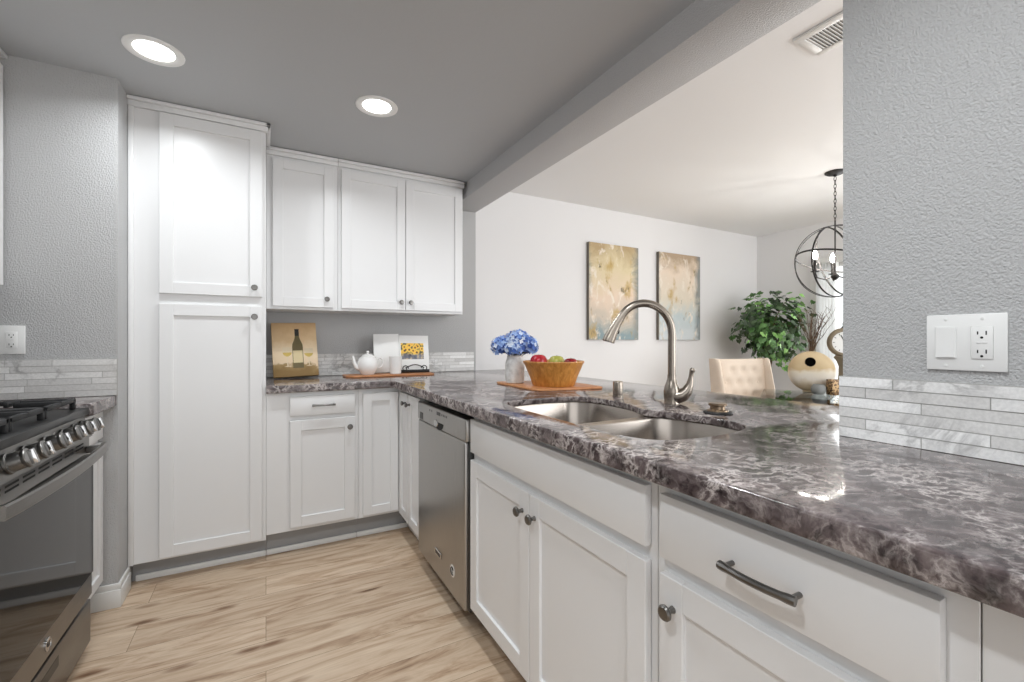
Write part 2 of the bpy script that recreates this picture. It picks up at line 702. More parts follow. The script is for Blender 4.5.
def text_mesh(txt, size, depth=0.0004):
    cu = bpy.data.curves.new('t', 'FONT')
    cu.body = txt
    cu.size = size
    cu.extrude = depth
    cu.align_x = 'CENTER'
    cu.align_y = 'CENTER'
    o = bpy.data.objects.new('t', cu)
    COL.objects.link(o)
    dg = bpy.context.evaluated_depsgraph_get()
    me = bpy.data.meshes.new_from_object(o.evaluated_get(dg))
    bpy.data.objects.remove(o)
    bpy.data.curves.remove(cu)
    b = bmesh.new()
    b.from_mesh(me)
    bpy.data.meshes.remove(me)
    return b


# ------------------------------------------------------------------ dimensions
CEIL = 2.337          # kitchen ceiling
DCEIL = 2.447         # dining ceiling
YB = 3.36             # back wall
XR = 1.285            # right wall, kitchen face
XR2 = 1.505           # right wall, dining face
XD = 5.263            # dining end wall
YJ = 0.593            # where the right wall ends and the pass-through starts
YL = 2.58             # short wall beyond the range
XL = -1.27            # left wall
XC = -0.575           # corner beside the pantry
YF = -1.9             # front end of what is built
CT0, CT1 = 0.913, 0.935   # countertop slab
CTE = 0.893               # lower edge of its built-up front

# ------------------------------------------------------------------ structure
struct(MB().box(XL - 0.1, XD + 0.1, YF, YB + 0.1, -0.1, 0).build('floor', M['floor']))
struct(MB().box(XL - 0.1, XR, YF, YB + 0.1, CEIL, CEIL + 0.25).build('ceiling', M['gray_ceiling']))
struct(MB().box(XR2, XD + 0.1, YF, YB + 0.1, DCEIL, DCEIL + 0.14).build('ceiling_dining', M['white_ceiling']))
struct(MB().box(XL - 0.1, XR2, YB, YB + 0.1, 0, CEIL).build('wall_back', M['gray_wall']))
struct(MB().box(XR2, XD + 0.1, YB, YB + 0.1, 0, DCEIL).build('wall_dining_back', M['white_wall']))
struct(MB().box(XL - 0.1, XL, YF, YL, 0, CEIL).build('wall_left', M['gray_wall']))
struct(MB().box(XL - 0.1, XC, YL, YB, 0, CEIL).build('wall_left_return', M['gray_wall']))
struct(MB().box(XR, XR2, YF, YJ, 0, DCEIL + 0.1).build('wall_right', M['gray_wall']))
struct(MB().box(XR, XR2, YJ, YB, 2.226, DCEIL + 0.1, 0.004).build('wall_header', M['gray_beam']))
struct(MB().box(XR, XR2, YJ, YB, 0, CT0 - 0.002).build('wall_pony', M['gray_wall']))
# dining end wall with the patio door opening
DY0, DY1, DZ = 0.85, 2.67, 2.02
w = MB()
w.box(XD, XD + 0.1, DY1, YB, 0, DCEIL)
w.box(XD, XD + 0.1, YF, DY0, 0, DCEIL)
w.box(XD, XD + 0.1, DY0, DY1, DZ, DCEIL)
struct(w.build('wall_dining_right', M['white_wall']))
# patio door
fr = MB()
for y0, y1, z0, z1 in ((DY0, DY0 + 0.06, 0, DZ), (DY1 - 0.06, DY1, 0, DZ), (DY0 + 0.0602, DY1 - 0.0602, DZ - 0.06, DZ), (DY0 + 0.0602, DY1 - 0.0602, 0, 0.05),
                       (1.73, 1.79, 0.0502, DZ - 0.0602)):
    fr.box(XD + 0.01, XD + 0.09, y0, y1, z0, z1, 0.004)
door = struct(fr.build('door_1', M['trim']))
MB().box(XD + 0.045, XD + 0.055, DY0 + 0.06, DY1 - 0.06, 0.05, DZ - 0.06).build('door_pane', M['pane'], door)
cs = MB()
for y0, y1, z0, z1 in ((DY0 - 0.07, DY0, 0, DZ + 0.07), (DY1, DY1 + 0.07, 0, DZ + 0.07), (DY0 + 0.0002, DY1 - 0.0002, DZ, DZ + 0.07)):
    cs.box(XD - 0.015, XD - 0.0005, y0, y1, z0, z1, 0.003)
struct(cs.build('trim_1', M['trim']))
bl = thing('vertical_blinds', 'white vertical blind slats drawn to the side of the patio door', 'blinds', (XD - 0.06, 2.5, 0.05))
MB().box(XD - 0.085, XD - 0.03, DY0, DY1, DZ - 0.02, DZ + 0.03, 0.005).build('head_rail', M['trim'], bl)
for i in range(7):
    MB().box(XD - 0.1, XD - 0.02, 2.64 - i * 0.03, 2.637 - i * 0.03, 0.05, DZ - 0.02).build('blind_slat', M['trim'], bl)


# baseboards around the wall corner beside the range
def baseboard(name, x0, x1, y0, y1, prof_dir):
    b = MB()
    b.box(x0, x1, y0, y1, 0, 0.078, 0.002)
    dx, dy = prof_dir
    b.box(x0 + (0.005 if dx < 0 else 0), x1 - (0.005 if dx > 0 else 0), y0 + (0.005 if dy < 0 else 0), y1 - (0.005 if dy > 0 else 0),
          0.078, 0.105, 0.003)
    return struct(b.build(name, M['trim']))


baseboard('baseboard_left', -0.68, XC + 0.0135, YL - 0.014, YL - 0.0005, (0, -1))
baseboard('baseboard_return', XC + 0.0005, XC + 0.014, YL, 2.735, (1, 0))


# ------------------------------------------------------------------ backsplash strips (tiles built one by one into one strip wall)
def splash(name, fn, length, rows, z0, rowh, seed, splits=None, tints=None):
    """fn(u, z, t): u along the wall, t out of the wall; tiles plus grout bed are one surface"""
    rnd = random.Random(seed)
    b = MB()

    def cell(u0, u1, za, zb, t0, t1, tint):
        vs8 = []
        e = 0.0006
        for (uu, zz, tt) in ((u0, za, t0), (u1, za, t0), (u1, zb, t0), (u0, zb, t0),
                             (u0 + e, za + e, t1), (u1 - e, za + e, t1), (u1 - e, zb - e, t1), (u0 + e, zb - e, t1)):
            vs8.append(Vector(fn(uu, zz, tt)))
        b._add(vs8, [[4, 5, 6, 7], [0, 1, 5, 4], [1, 2, 6, 5], [2, 3, 7, 6], [3, 0, 4, 7]], tint, False, 0)

    for r in range(rows):
        za = z0 + r * rowh
        zb = za + rowh - 0.0011
        if splits:
            us = [0.0] + splits[r] + [length]
        else:
            us = [0.0]
            u = rnd.uniform(0.05, 0.25)
            while u < length - 0.04:
                us.append(u)
                u += rnd.choice((0.14, 0.2, 0.26, 0.3))
            us.append(length)
        for i, (a, c) in enumerate(zip(us[:-1], us[1:])):
            t = tints[r][i] if tints and i < len(tints[r]) else rnd.uniform(0.0, 0.6) if seed == 15 else rnd.uniform(0.3, 1.0)  # left wall strip gets darker tiles: its dimmer light is put into the tint
            cell(a, c - 0.0009, za, zb, 0.001, 0.0115 + rnd.uniform(-0.0008, 0.0008), t)
    # grout bed
    vs8 = [Vector(fn(uu, zz, tt)) for (uu, zz, tt) in ((0, z0, 0.0005), (length, z0, 0.0005), (length, z0 + rows * rowh, 0.0005), (0, z0 + rows * rowh, 0.0005),
                                                      (0, z0, 0.0100), (length, z0, 0.0100), (length, z0 + rows * rowh, 0.0100), (0, z0 + rows * rowh, 0.0100))]
    b._add(vs8, [[4, 5, 6, 7], [0, 1, 5, 4], [1, 2, 6, 5], [2, 3, 7, 6], [3, 0, 4, 7]], 0.3, False, 1)
    return struct(b.build(name, None, mats=[M['tile'], M['grout']], fixn=True))


ZS = CT1 + 0.0005
# right wall: strips laid out as in the photo, u runs from the wall's end towards the camera (rows from the bottom)
splash('trim_2', lambda u, z, t: (XR - t, YJ + 0.004 - u, z), 1.3, 6, ZS, 0.0252, 4,
       splits=[[0.163, 0.40, 0.62], [0.058, 0.272, 0.48, 0.7], [0.44, 0.66], [0.163, 0.41, 0.63], [0.058, 0.272, 0.47, 0.68], [0.112, 0.38, 0.6]],
       tints=[[0.95, 0.8, 0.6, 0.8], [0.45, 0.98, 0.5, 0.8, 0.6], [0.55, 0.7, 0.6], [0.98, 0.45, 0.8, 0.6], [0.35, 0.42, 0.72, 0.7, 0.6], [0.95, 0.68, 0.8, 0.7]])
splash('trim_3', lambda u, z, t: (0.0015 + u, YB - t, z), XR2 - 0.02, 6, ZS, 0.0252, 9)
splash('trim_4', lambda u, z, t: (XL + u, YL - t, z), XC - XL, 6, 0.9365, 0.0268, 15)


# ------------------------------------------------------------------ cabinets
def F_back(yf):        # front facing -Y
    return lambda u, w, t: (u, yf - t, w)


def F_pen(xf):         # front facing -X
    return lambda u, w, t: (xf - t, u, w)


def F_left(xf):        # front facing +X
    return lambda u, w, t: (xf + t, u, w)


def fbox(mb, fn, u0, u1, w0, w1, t0, t1, bev=0.0, seg=1):
    a = fn(u0, w0, t0)
    b = fn(u1, w1, t1)
    mb.box(a[0], b[0], a[1], b[1], a[2], b[2], bev, seg)


def shaker(fn, u0, u1, w0, w1, parent, rail=0.057, name='door', th=0.02):
    u0, u1 = min(u0, u1), max(u0, u1)
    b = MB()
    fbox(b, fn, u0, u0 + rail, w0, w1, 0.001, th, 0.0018)
    fbox(b, fn, u1 - rail, u1, w0, w1, 0.001, th, 0.0018)
    fbox(b, fn, u0 + rail - 0.0006, u1 - rail + 0.0006, w1 - rail, w1, 0.001, th - 0.0002, 0.0014)
    fbox(b, fn, u0 + rail - 0.0006, u1 - rail + 0.0006, w0, w0 + rail, 0.001, th - 0.0002, 0.0014)
    fbox(b, fn, u0 + rail - 0.004, u1 - rail + 0.004, w0 + rail - 0.004, w1 - rail + 0.004, 0.0015, th - 0.0095)
    return b.build(name, M['cabinet'], parent)


def slab(fn, u0, u1, w0, w1, parent, name='drawer_front', th=0.02):
    b = MB()
    fbox(b, fn, u0, u1, w0, w1, 0.001, th, 0.0022, 2)
    return b.build(name, M['cabinet'], parent)


def knob(fn, u, w, parent, t0=0.02, r=0.0155):
    a = Vector(fn(u, w, t0))
    d = (Vector(fn(u, w, t0 + 1)) - a).normalized()
    b = MB()
    b.lathe([(0.0, 0.0), (0.0075, 0.0), (0.006, 0.006), (0.0055, 0.012), (r * 0.75, 0.017), (r, 0.021), (r, 0.025), (r * 0.8, 0.0285), (0, 0.0295)], a, 18, d)
    return b.build('knob', M['nickel'], parent)


def bar_handle(fn, u0, u1, w, parent, t0=0.02, r=0.0052):
    b = MB()
    us = u0 + (u1 - u0) * 0.06
    ue = u1 - (u1 - u0) * 0.06
    for u in (us, ue):
        a = Vector(fn(u, w, t0))
        c = Vector(fn(u, w, t0 + 0.028))
        b.tube([a, c], 0.0045, 10)
    pts = []
    for i in range(13):
        s = i / 12.0
        pts.append(Vector(fn(u0 + (u1 - u0) * s, w - 0.000, t0 + 0.025 + 0.007 * math.sin(PI * s))))
    rr = [r * (1.18 if i in (0, 1, 11, 12) else 1.0) for i in range(13)]
    b.tube(pts, rr, 10)
    return b.build('handle', M['nickel'], parent)


# --- tall pantry
YP = 2.745
pan = thing('pantry_cabinet', 'tall white pantry cabinet reaching the ceiling, two doors stacked', 'cabinet', (-0.275, 3.05, 0))
b = MB()
b.box(-0.572, 0.0, YP, YB - 0.001, 0.105, 2.318, 0.0015, 1)
b.build('cabinet_body', M['cabinet'], pan)
b = MB()
b.box(-0.574, -0.553, YP - 0.012, YP - 0.0005, 0.105, 2.30, 0.003)
b.build('filler_strip', M['cabinet'], pan)
b = MB()
b.box(-0.574, 0.010, YP - 0.02, YP - 0.0005, 2.292, 2.318, 0.003)
b.box(-0.574, 0.022, YP - 0.034, YP - 0.0005, 2.318, 2.334, 0.003)
b.box(0.0005, 0.022, YP - 0.034, 3.0, 2.318, 2.334, 0.003)
b.build('crown_trim', M['cabinet'], pan)
fn = F_back(YP)
d = shaker(fn, -0.455, -0.018, 1.408, 2.288, pan)
knob(fn, -0.053, 1.455, d)
d = shaker(fn, -0.455, -0.018, 0.118, 1.358, pan)
knob(fn, -0.053, 1.302, d)
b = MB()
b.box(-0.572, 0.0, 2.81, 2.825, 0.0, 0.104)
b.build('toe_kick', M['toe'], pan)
b = MB()
b.box(-0.558, 0.0, 2.795, 2.809, 0.0, 0.03, 0.005)
b.build('toe_trim', M['trim'], pan)

# --- upper wall cabinets on the back wall
YU = 3.05


def upper(label, x0, x1, doors, crown1):
    t = thing('wall_cabinet', label, 'cabinet', ((x0 + x1) / 2, 3.2, 1.365), 0, 'upper wall cabinets on the back wall')
    b = MB()
    b.box(x0, x1, YU, YB - 0.001, 1.368, 2.318, 0.0015, 1)
    b.build('cabinet_body', M['cabinet'], t)
    b = MB()
    b.box(x0, x1 + crown1 * 0.4, YU - 0.016, YU - 0.0005, 2.29, 2.316, 0.003)
    b.box(x0, x1 + crown1, YU - 0.03, YU - 0.0005, 2.316, 2.333, 0.003)
    if crown1 > 0:
        b.box(x1 + 0.0005, x1 + crown1, YU - 0.03, YB - 0.001, 2.316, 2.333, 0.003)
    b.build('crown_trim', M['cabinet'], t)
    fn = F_back(YU)
    for (u0, u1, ku) in doors:
        d = shaker(fn, u0, u1, 1.385, 2.272, t)
        knob(fn, ku, 1.437, d)
    return t


upper('white single-door wall cabinet between the pantry and the double-door one', 0.001, 0.402, [(0.034, 0.376, 0.335)], 0.0)
upper('white double-door wall cabinet at the right end beside the pass-through', 0.4035, 1.262, [(0.423, 0.834, 0.803), (0.838, 1.252, 0.868)], 0.02)

# --- back base run
YBF = 2.745
fn = F_back(YBF)
bc = thing('base_cabinet', 'white base cabinet of one drawer over one door, right of the pantry', 'cabinet', (0.25, 3.05, 0), 0, 'white base cabinets')
MB().box(0.001, 0.475, YBF, YB - 0.001, 0.13, CT0 - 0.002, 0.0015, 1).build('cabinet_body', M['cabinet'], bc)
d = slab(fn, 0.115, 0.454, 0.762, 0.868, bc)
bar_handle(fn, 0.224, 0.344, 0.817, d)
d = shaker(fn, 0.115, 0.454, 0.15, 0.737, bc)
knob(fn, 0.424, 0.682, d)
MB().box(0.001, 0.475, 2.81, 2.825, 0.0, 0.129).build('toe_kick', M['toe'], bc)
MB().box(0.001, 0.475, 2.795, 2.809, 0.0, 0.03, 0.005).build('toe_trim', M['trim'], bc)

XP = 0.73
fp = F_pen(XP)
cc = thing('corner_cabinet', 'white corner base cabinet with a hinged two-leaf door in the inside corner', 'cabinet', (0.9, 3.0, 0), 0, 'white base cabinets')
b = MB()
b.box(0.476, XP, YBF, YB - 0.001, 0.13, CT0 - 0.002)
b.box(XP, 1.283, 2.535, YB - 0.001, 0.13, CT0 - 0.002)
b.build('cabinet_body', M['cabinet'], cc)
shaker(fn, 0.50, 0.7075, 0.147, 0.868, cc, 0.05)
d = shaker(fp, 2.537, 2.722, 0.13, 0.868, cc, 0.05)
knob(fp, 2.572, 0.815, d, r=0.013)
b = MB()
b.box(0.476, 0.80, 2.81, 2.825, 0.0, 0.129)
b.box(0.80, 0.815, 2.535, 2.81, 0.0, 0.129)
b.build('toe_kick', M['toe'], cc)
b = MB()
b.box(0.476, 0.785, 2.795, 2.809, 0.0, 0.03, 0.005)
b.box(0.785, 0.799, 2.535, 2.809, 0.0, 0.03, 0.005)
b.build('toe_trim', M['trim'], cc)

# --- peninsula base run
nc = thing('base_cabinet', 'narrow one-door white base cabinet between the corner and the dishwasher', 'cabinet', (1.0, 2.41, 0), 0, 'white base cabinets')
MB().box(XP, 1.283, 2.301, 2.533, 0.11, CT0 - 0.002, 0.0015, 1).build('cabinet_body', M['cabinet'], nc)
d = shaker(fp, 2.306, 2.526, 0.13, 0.868, nc, 0.05)
knob(fp, 2.490, 0.815, d, r=0.013)
MB().box(0.80, 0.815, 2.301, 2.533, 0.0, 0.109).build('toe_kick', M['toe'], nc)
MB().box(0.785, 0.799, 2.301, 2.533, 0.0, 0.03, 0.005).build('toe_trim', M['trim'], nc)

sk = thing('sink_cabinet', 'white sink base cabinet with false drawer front over two doors, beside the dishwasher', 'cabinet', (1.0, 1.17, 0), 0, 'white base cabinets')
b = MB()
b.box(XP, XP + 0.02, 0.6855, 1.6435, 0.105, CT0 - 0.002)
b.box(XP + 0.02, 1.283, 1.628, 1.6435, 0.105, CT0 - 0.002)
b.box(XP + 0.02, 1.283, 0.6855, 0.70, 0.105, CT0 - 0.002)
b.box(XP + 0.02, 1.283, 0.70, 1.628, 0.105, 0.12)
b.build('cabinet_body', M['cabinet'], sk)
slab(fp, 0.702, 1.637, 0.735, 0.866, sk, 'false_front')
d = shaker(fp, 1.187, 1.637, 0.115, 0.705, sk)
knob(fp, 1.225, 0.640, d)
d = shaker(fp, 0.702, 1.183, 0.115, 0.705, sk)
knob(fp, 1.151, 0.640, d)
MB().box(0.80, 0.815, 0.6855, 1.6435, 0.0, 0.104).build('toe_kick', M['toe'], sk)
MB().box(0.785, 0.799, 0.6855, 1.6435, 0.0, 0.03, 0.005).build('toe_trim', M['trim'], sk)

dc = thing('base_cabinet', 'white base cabinet with wide drawer and bowed bar handle nearest the camera', 'cabinet', (1.0, 0.44, 0), 0, 'white base cabinets')
MB().box(XP, 1.283, 0.195, 0.6845, 0.105, CT0 - 0.002, 0.0012, 1).build('cabinet_body', M['cabinet'], dc)
d = slab(fp, 0.224, 0.662, 0.732, 0.862, dc)
bar_handle(fp, 0.378, 0.505, 0.790, d, r=0.0066)
d = shaker(fp, 0.224, 0.662, 0.115, 0.700, dc)
knob(fp, 0.628, 0.640, d)
MB().box(0.80, 0.815, 0.195, 0.6845, 0.0, 0.104).build('toe_kick', M['toe'], dc)
ec = thing('filler_cabinet', 'plain white end panel at the right edge under the countertop', 'cabinet', (1.0, -0.2, 0), 0, 'white base cabinets')
MB().box(XP, 1.283, -0.62, 0.1935, 0.105, CT0 - 0.002, 0.0012, 1).build('cabinet_body', M['cabinet'], ec)
MB().box(0.80, 0.815, -0.62, 0.1935, 0.0, 0.104).build('toe_kick', M['toe'], ec)

# --- dishwasher
XW = 0.70
dw = thing('dishwasher', 'stainless steel dishwasher in the peninsula between white cabinets', 'dishwasher', (1.0, 1.97, 0))
MB().box(0.75, 1.27, 1.652, 2.292, 0.10, 0.872).build('tub', M['black'], dw)
fw = F_pen(0.745)
b = MB()
fbox(b, fw, 1.668, 2.292, 0.085, 0.768, 0.0, 0.047, 0.009, 3)
dd = b.build('door', M['steel_dw'], dw)
b = MB()
fbox(b, fw, 1.646, 1.666, 0.09, 0.768, 0.0, 0.034, 0.003, 2)
b.build('edge_shade', M['dark_steel'], dw)  # added dark strip, stands for the shaded rounded edge of the door
b = MB()
fbox(b, fw, 1.648, 2.292, 0.770, 0.862, 0.0, 0.049, 0.007, 3)
cp = b.build('control_panel', M['steel_dw'], dw)
b = MB()
# pocket handle: dark scoop with a polished lip
pts = [(0.06 * math.cos(a), 0.034 * math.sin(a)) for a in [PI + PI * i / 12 for i in range(13)]]
b.prism([(1.965 + u, 0.800 + v) for u, v in pts], lambda u, w_, t: (0.696 - t, u, w_), 0.0, 0.0012)
b.build('handle_recess', M['slot'], cp)
b = MB()
b.lathe([(0, 0), (0.017, 0.0), (0.015, 0.004), (0, 0.007)], (0.696, 2.0, 0.792), 18, (-1, 0, 0), (1, 1.5, 1))
b.build('handle_lip', M['chrome'], cp)
b = MB()
fbox(b, F_pen(0.696), 1.945, 1.995, 0.832, 0.848, 0.0, 0.0008)
b.build('display', M['black'], cp)
for u in (1.86, 1.88, 1.90, 1.92, 2.06, 2.09):
    b = MB()
    fbox(b, F_pen(0.696), u, u + 0.01, 0.835, 0.845, 0.0, 0.0005)
    b.build('button', M['dark_steel'], cp)
b = MB()
for u0, u1, w0, w1 in ((2.20, 2.222, 0.765, 0.80), (2.228, 2.25, 0.765, 0.80)):
    fbox(b, F_pen(0.696), u0, u1, w0 + 0.012, w1 + 0.012, 0.0, 0.0005)
b.build('energy_label', M['dark_steel'], cp)
b = MB()
fbox(b, F_pen(0.698), 1.935, 2.02, 0.182, 0.208, 0.0, 0.004, 0.002)
pl = b.build('badge', M['chrome'], dd)
b = MB()
fbox(b, F_pen(0.694), 1.945, 2.01, 0.188, 0.202, 0.0, 0.0006)
b.build('badge_inlay', M['dark_steel'], pl) if False else b.build('badge_inlay', M['dark_steel'], dw)
b = MB()
b.lathe([(0, 0), (0.026, 0.0), (0.026, 0.0008), (0, 0.0008)], (0.698, 1.80, 0.193), 24, (-1, 0, 0))
b.build('sticker', M['plastic_white'], dd)
b = MB()
pts = []
for i in range(26):
    a = 0.5 + 2 * PI * 0.8 * i / 25
    pts.append((0.6965, 1.80 - 0.016 * math.cos(a), 0.193 + 0.016 * math.sin(a)))
b.tube(pts, 0.0022, 6)
b.tube([(0.6965, 1.80, 0.203), (0.6965, 1.80, 0.187), (0.6965, 1.792, 0.187)], 0.0018, 6)
b.build('sticker_mark', M['slot'], dw)
MB().box(0.79, 0.80, 1.65, 2.295, 0.0, 0.084).build('toe_kick', M['black'], dw)


# ------------------------------------------------------------------ countertop with sink cut-out, sink, faucet
def smooth_closed(pts, n=8):
    out = []
    m = len(pts)
    for i in range(m):
        p0, p1, p2, p3 = (Vector(pts[(i + q) % m]) for q in (-1, 0, 1, 2))
        for j in range(n):
            t = j / n
            out.append(tuple(0.5 * ((2 * p1) + (-p0 + p2) * t + (2 * p0 - 5 * p1 + 4 * p2 - p3) * t * t + (-p0 + 3 * p1 - 3 * p2 + p3) * t ** 3)))
    return out


cut = smooth_closed([(0.795, 1.43), (0.83, 1.545), (0.94, 1.585), (1.09, 1.585), (1.195, 1.545), (1.222, 1.43), (1.21, 1.29), (1.165, 1.17),
                     (1.165, 1.12), (1.205, 1.02), (1.222, 0.92), (1.195, 0.80), (1.08, 0.755), (0.93, 0.755), (0.825, 0.795), (0.79, 0.91),
                     (0.79, 1.05), (0.79, 1.25)], 5)
outer = [(0.0015, 3.358), (0.0015, 2.712), (0.647, 2.712), (0.660, 2.708), (0.668, 2.70), (0.674, 2.688), (0.674, -0.62), (1.2845, -0.62), (1.2845, 0.60), (1.85, 0.60), (1.85, 3.358)]
ctb = curve_plate(outer, [cut], CT0, CT1, 0.004)
ctb.merge(curve_plate([(0.0015, 2.7125), (0.647, 2.7125), (0.660, 2.7085), (0.668, 2.7005), (0.6735, 2.688), (0.6735, -0.6195), (0.706, -0.6195), (0.706, 2.74), (0.0015, 2.74)],
                      [], CTE, CT1 - 0.0035, 0.003).bm)
ctop = ctb.build('countertop', M['granite'], None, angle=50)
tag(ctop, 'long dark marbled granite countertop running along the back wall and peninsula', 'countertop')

sink = thing('sink', 'double-bowl stainless steel undermount sink set in the dark countertop', 'sink', (1.0, 1.17, 0.68))


def bowl(y0, y1, x0, x1):
    cx, cy, hx, hy = (x0 + x1) / 2, (y0 + y1) / 2, (x1 - x0) / 2, (y1 - y0) / 2
    zt = CT0 - 0.0015
    loops = []
    for off, z, r in ((0.017, zt - 0.003, 0.012), (0.017, zt, 0.012), (0.0, zt, 0.11), (-0.003, zt - 0.006, 0.105), (-0.012, zt - 0.14, 0.10), (-0.02, zt - 0.165, 0.095),
                      (-0.036, zt - 0.183, 0.085), (-0.06, zt - 0.19, 0.07)):
        rr = min(r, hx + off - 0.002, hy + off - 0.002)
        loops.append([(x, y, z) for x, y in rrect(cx, cy, hx + off, hy + off, rr, 9)])
    loops.append([(cx + (p[0] - cx) * 0.25, cy + (p[1] - cy) * 0.25, zt - 0.194) for p in loops[-1]])
    b = MB()
    b.loft(loops, cap1=True)
    bo = b.build('bowl', M['steel_sink'], sink)
    MB().lathe([(0.0, 0.004), (0.03, 0.004), (0.036, 0.006), (0.042, 0.005), (0.044, 0.0005)], (cx, cy, zt - 0.194), 24).build('drain', M['chrome'], bo)


bowl(1.145, 1.595, 0.775, 1.235)
bowl(0.745, 1.105, 0.775, 1.235)
MB().box(0.76, 1.25, 1.1222, 1.1278, CT0 - 0.03, CT0 - 0.0015, 0.002).build('divider', M['steel_sink'], sink)

FX, FY = 1.362, 1.209
fa = thing('faucet', 'brushed nickel gooseneck kitchen faucet with pull-down head behind the sink', 'faucet', (FX, FY, CT1))
dvec = Vector((-0.89, 0.455, 0)).normalized()


def fpt(s_, z_):
    return Vector((FX, FY, 0)) + dvec * s_ + Vector((0, 0, z_))


b = MB()
b.lathe([(0, 0), (0.029, 0), (0.029, 0.004), (0.0275, 0.008), (0.030, 0.03), (0.0305, 0.048), (0.027, 0.066), (0.0205, 0.082), (0.0162, 0.098), (0.0162, 0.11)],
        (FX, FY, CT1 + 0.0002), 28)
body = b.build('faucet_body', M['steel_faucet'], fa)
ctrl = [(0, 1.03), (0, 1.10), (0, 1.17), (0, 1.205), (0.006, 1.242), (0.027, 1.280), (0.062, 1.308), (0.102, 1.319), (0.143, 1.313), (0.177, 1.291), (0.199, 1.261)]
b = MB()
pts = []
for i in range(len(ctrl) - 1):
    p0, p1, p2, p3 = (Vector(ctrl[max(0, min(len(ctrl) - 1, i + q))]) for q in (-1, 0, 1, 2))
    for j in range(4):
        t = j / 4
        q = 0.5 * ((2 * p1) + (-p0 + p2) * t + (2 * p0 - 5 * p1 + 4 * p2 - p3) * t * t + (-p0 + 3 * p1 - 3 * p2 + p3) * t ** 3)
        pts.append(fpt(q[0], q[1]))
pts.append(fpt(*ctrl[-1]))
b.tube(pts, 0.0148, 20)
b.build('spout', M['steel_faucet'], fa)
b = MB()
b.tube([fpt(0.198, 1.2635), fpt(0.2115, 1.242), fpt(0.226, 1.215), (fpt(0.239, 1.188)), fpt(0.245, 1.174), fpt(0.2455, 1.172)],
       [0.0156, 0.0168, 0.0196, 0.0234, 0.0242, 0.020], 22)
head = b.build('spray_head', M['steel_faucet'], fa)
b = MB()
pd = Vector((-0.45, -0.89, 0))
b.ell(fpt(0.218, 1.2) + Vector((0.0135, 0.000, 0.012)), (0.006, 0.006, 0.011), 10, 8)
b.build('spray_button', M['gasket'], head)
ld = Vector((0.62, -0.78, 0)).normalized()
b = MB()


def lpt(s_, z_):
    return Vector((FX, FY, 0)) + ld * s_ + Vector((0, 0, z_))


b.tube([lpt(-0.004, 0.966), lpt(0.02, 0.963), lpt(0.04, 0.971), lpt(0.055, 0.988), lpt(0.064, 1.011), lpt(0.068, 1.034), lpt(0.070, 1.053), lpt(0.073, 1.065), lpt(0.0745, 1.074)],
       [0.029, 0.0285, 0.026, 0.0205, 0.014, 0.0098, 0.0085, 0.0108, 0.006], 18)
b.build('lever', M['steel_faucet'], fa)

ag = thing('air_gap_cap', 'small brushed steel cylinder cap standing left of the faucet', 'air gap', (1.33, 1.473, CT1))
MB().lathe([(0, 0), (0.024, 0), (0.024, 0.004), (0.021, 0.005), (0.021, 0.008)], (1.33, 1.473, CT1 + 0.0002), 24).build('base_ring', M['steel_faucet'], ag)
MB().lathe([(0.0205, 0.008), (0.0215, 0.012), (0.0215, 0.062), (0.019, 0.067), (0, 0.068)], (1.33, 1.473, CT1), 24).build('cap', M['steel_faucet'], ag)

st = thing('sink_stopper', 'bronze sink stopper with black rubber rim on the counter right of the faucet', 'sink stopper', (1.315, 0.975, CT1))
MB().lathe([(0, 0), (0.043, 0), (0.046, 0.003), (0.044, 0.007), (0.03, 0.009), (0, 0.009)], (1.315, 0.975, CT1 + 0.0002), 28).build('rubber_rim', M['gasket'], st)
MB().lathe([(0.034, 0.0085), (0.033, 0.012), (0.024, 0.014), (0.0235, 0.024), (0.029, 0.027), (0.029, 0.032), (0.026, 0.0345), (0, 0.0345)], (1.315, 0.975, CT1), 28).build('stopper_knob', M['bronze'], st)

# ------------------------------------------------------------------ range and the units beside it
RY0, RY1 = 1.49, 2.27
RX = -0.577
rg = thing('gas_range', 'stainless steel gas range with black oven window at the left edge', 'range', (-0.92, 1.89, 0))
b = MB()
b.box(-1.265, RX - 0.045, RY0, RY1, 0.03, 0.895, 0.002, 1)
b.build('range_body', M['dark_steel'], rg)
b = MB()
b.box(-1.265, RX - 0.012, RY0 - 0.001, RY1 + 0.001, 0.896, 0.922, 0.004)
b.build('cooktop', M['dark_steel'], rg)
fl = F_left(RX - 0.044)
# control panel, leaning back slightly
b = MB()
cpro = [(RX - 0.06, 0.895), (RX - 0.030, 0.895), (RX - 0.004, 0.815), (RX - 0.004, 0.814), (RX - 0.06, 0.814)]
b.prism(cpro, lambda u, w_, t: (u, RY0 + (RY1 - RY0) * t, w_), 0.0, 1.0)
b.build('control_panel', M['steel_range'], rg)
pn = Vector((0.95, 0, 0.31)).normalized()
for ky in (1.56, 1.662, 1.764, 1.90, 2.035, 2.135, 2.215)[1:]:
    b = MB()
    c0 = Vector((RX - 0.0155, ky, 0.853))
    b.lathe([(0, 0), (0.029, 0.0), (0.029, 0.006), (0.0255, 0.008), (0.0245, 0.034), (0.0265, 0.037), (0.0265, 0.042), (0.024, 0.044), (0, 0.044)], c0, 24, pn)
    kn = b.build('control_knob', M['steel_range'], rg)
    b = MB()
    q = Vector((0, 0, 1)).rotation_difference(pn).to_matrix().to_4x4()
    b.box(-0.020, 0.020, -0.0055, 0.0055, 0.0, 0.016, 0.002, 2, mat=Matrix.Translation(c0 + pn * 0.042) @ q)
    b.build('knob_grip', M['chrome'], kn)
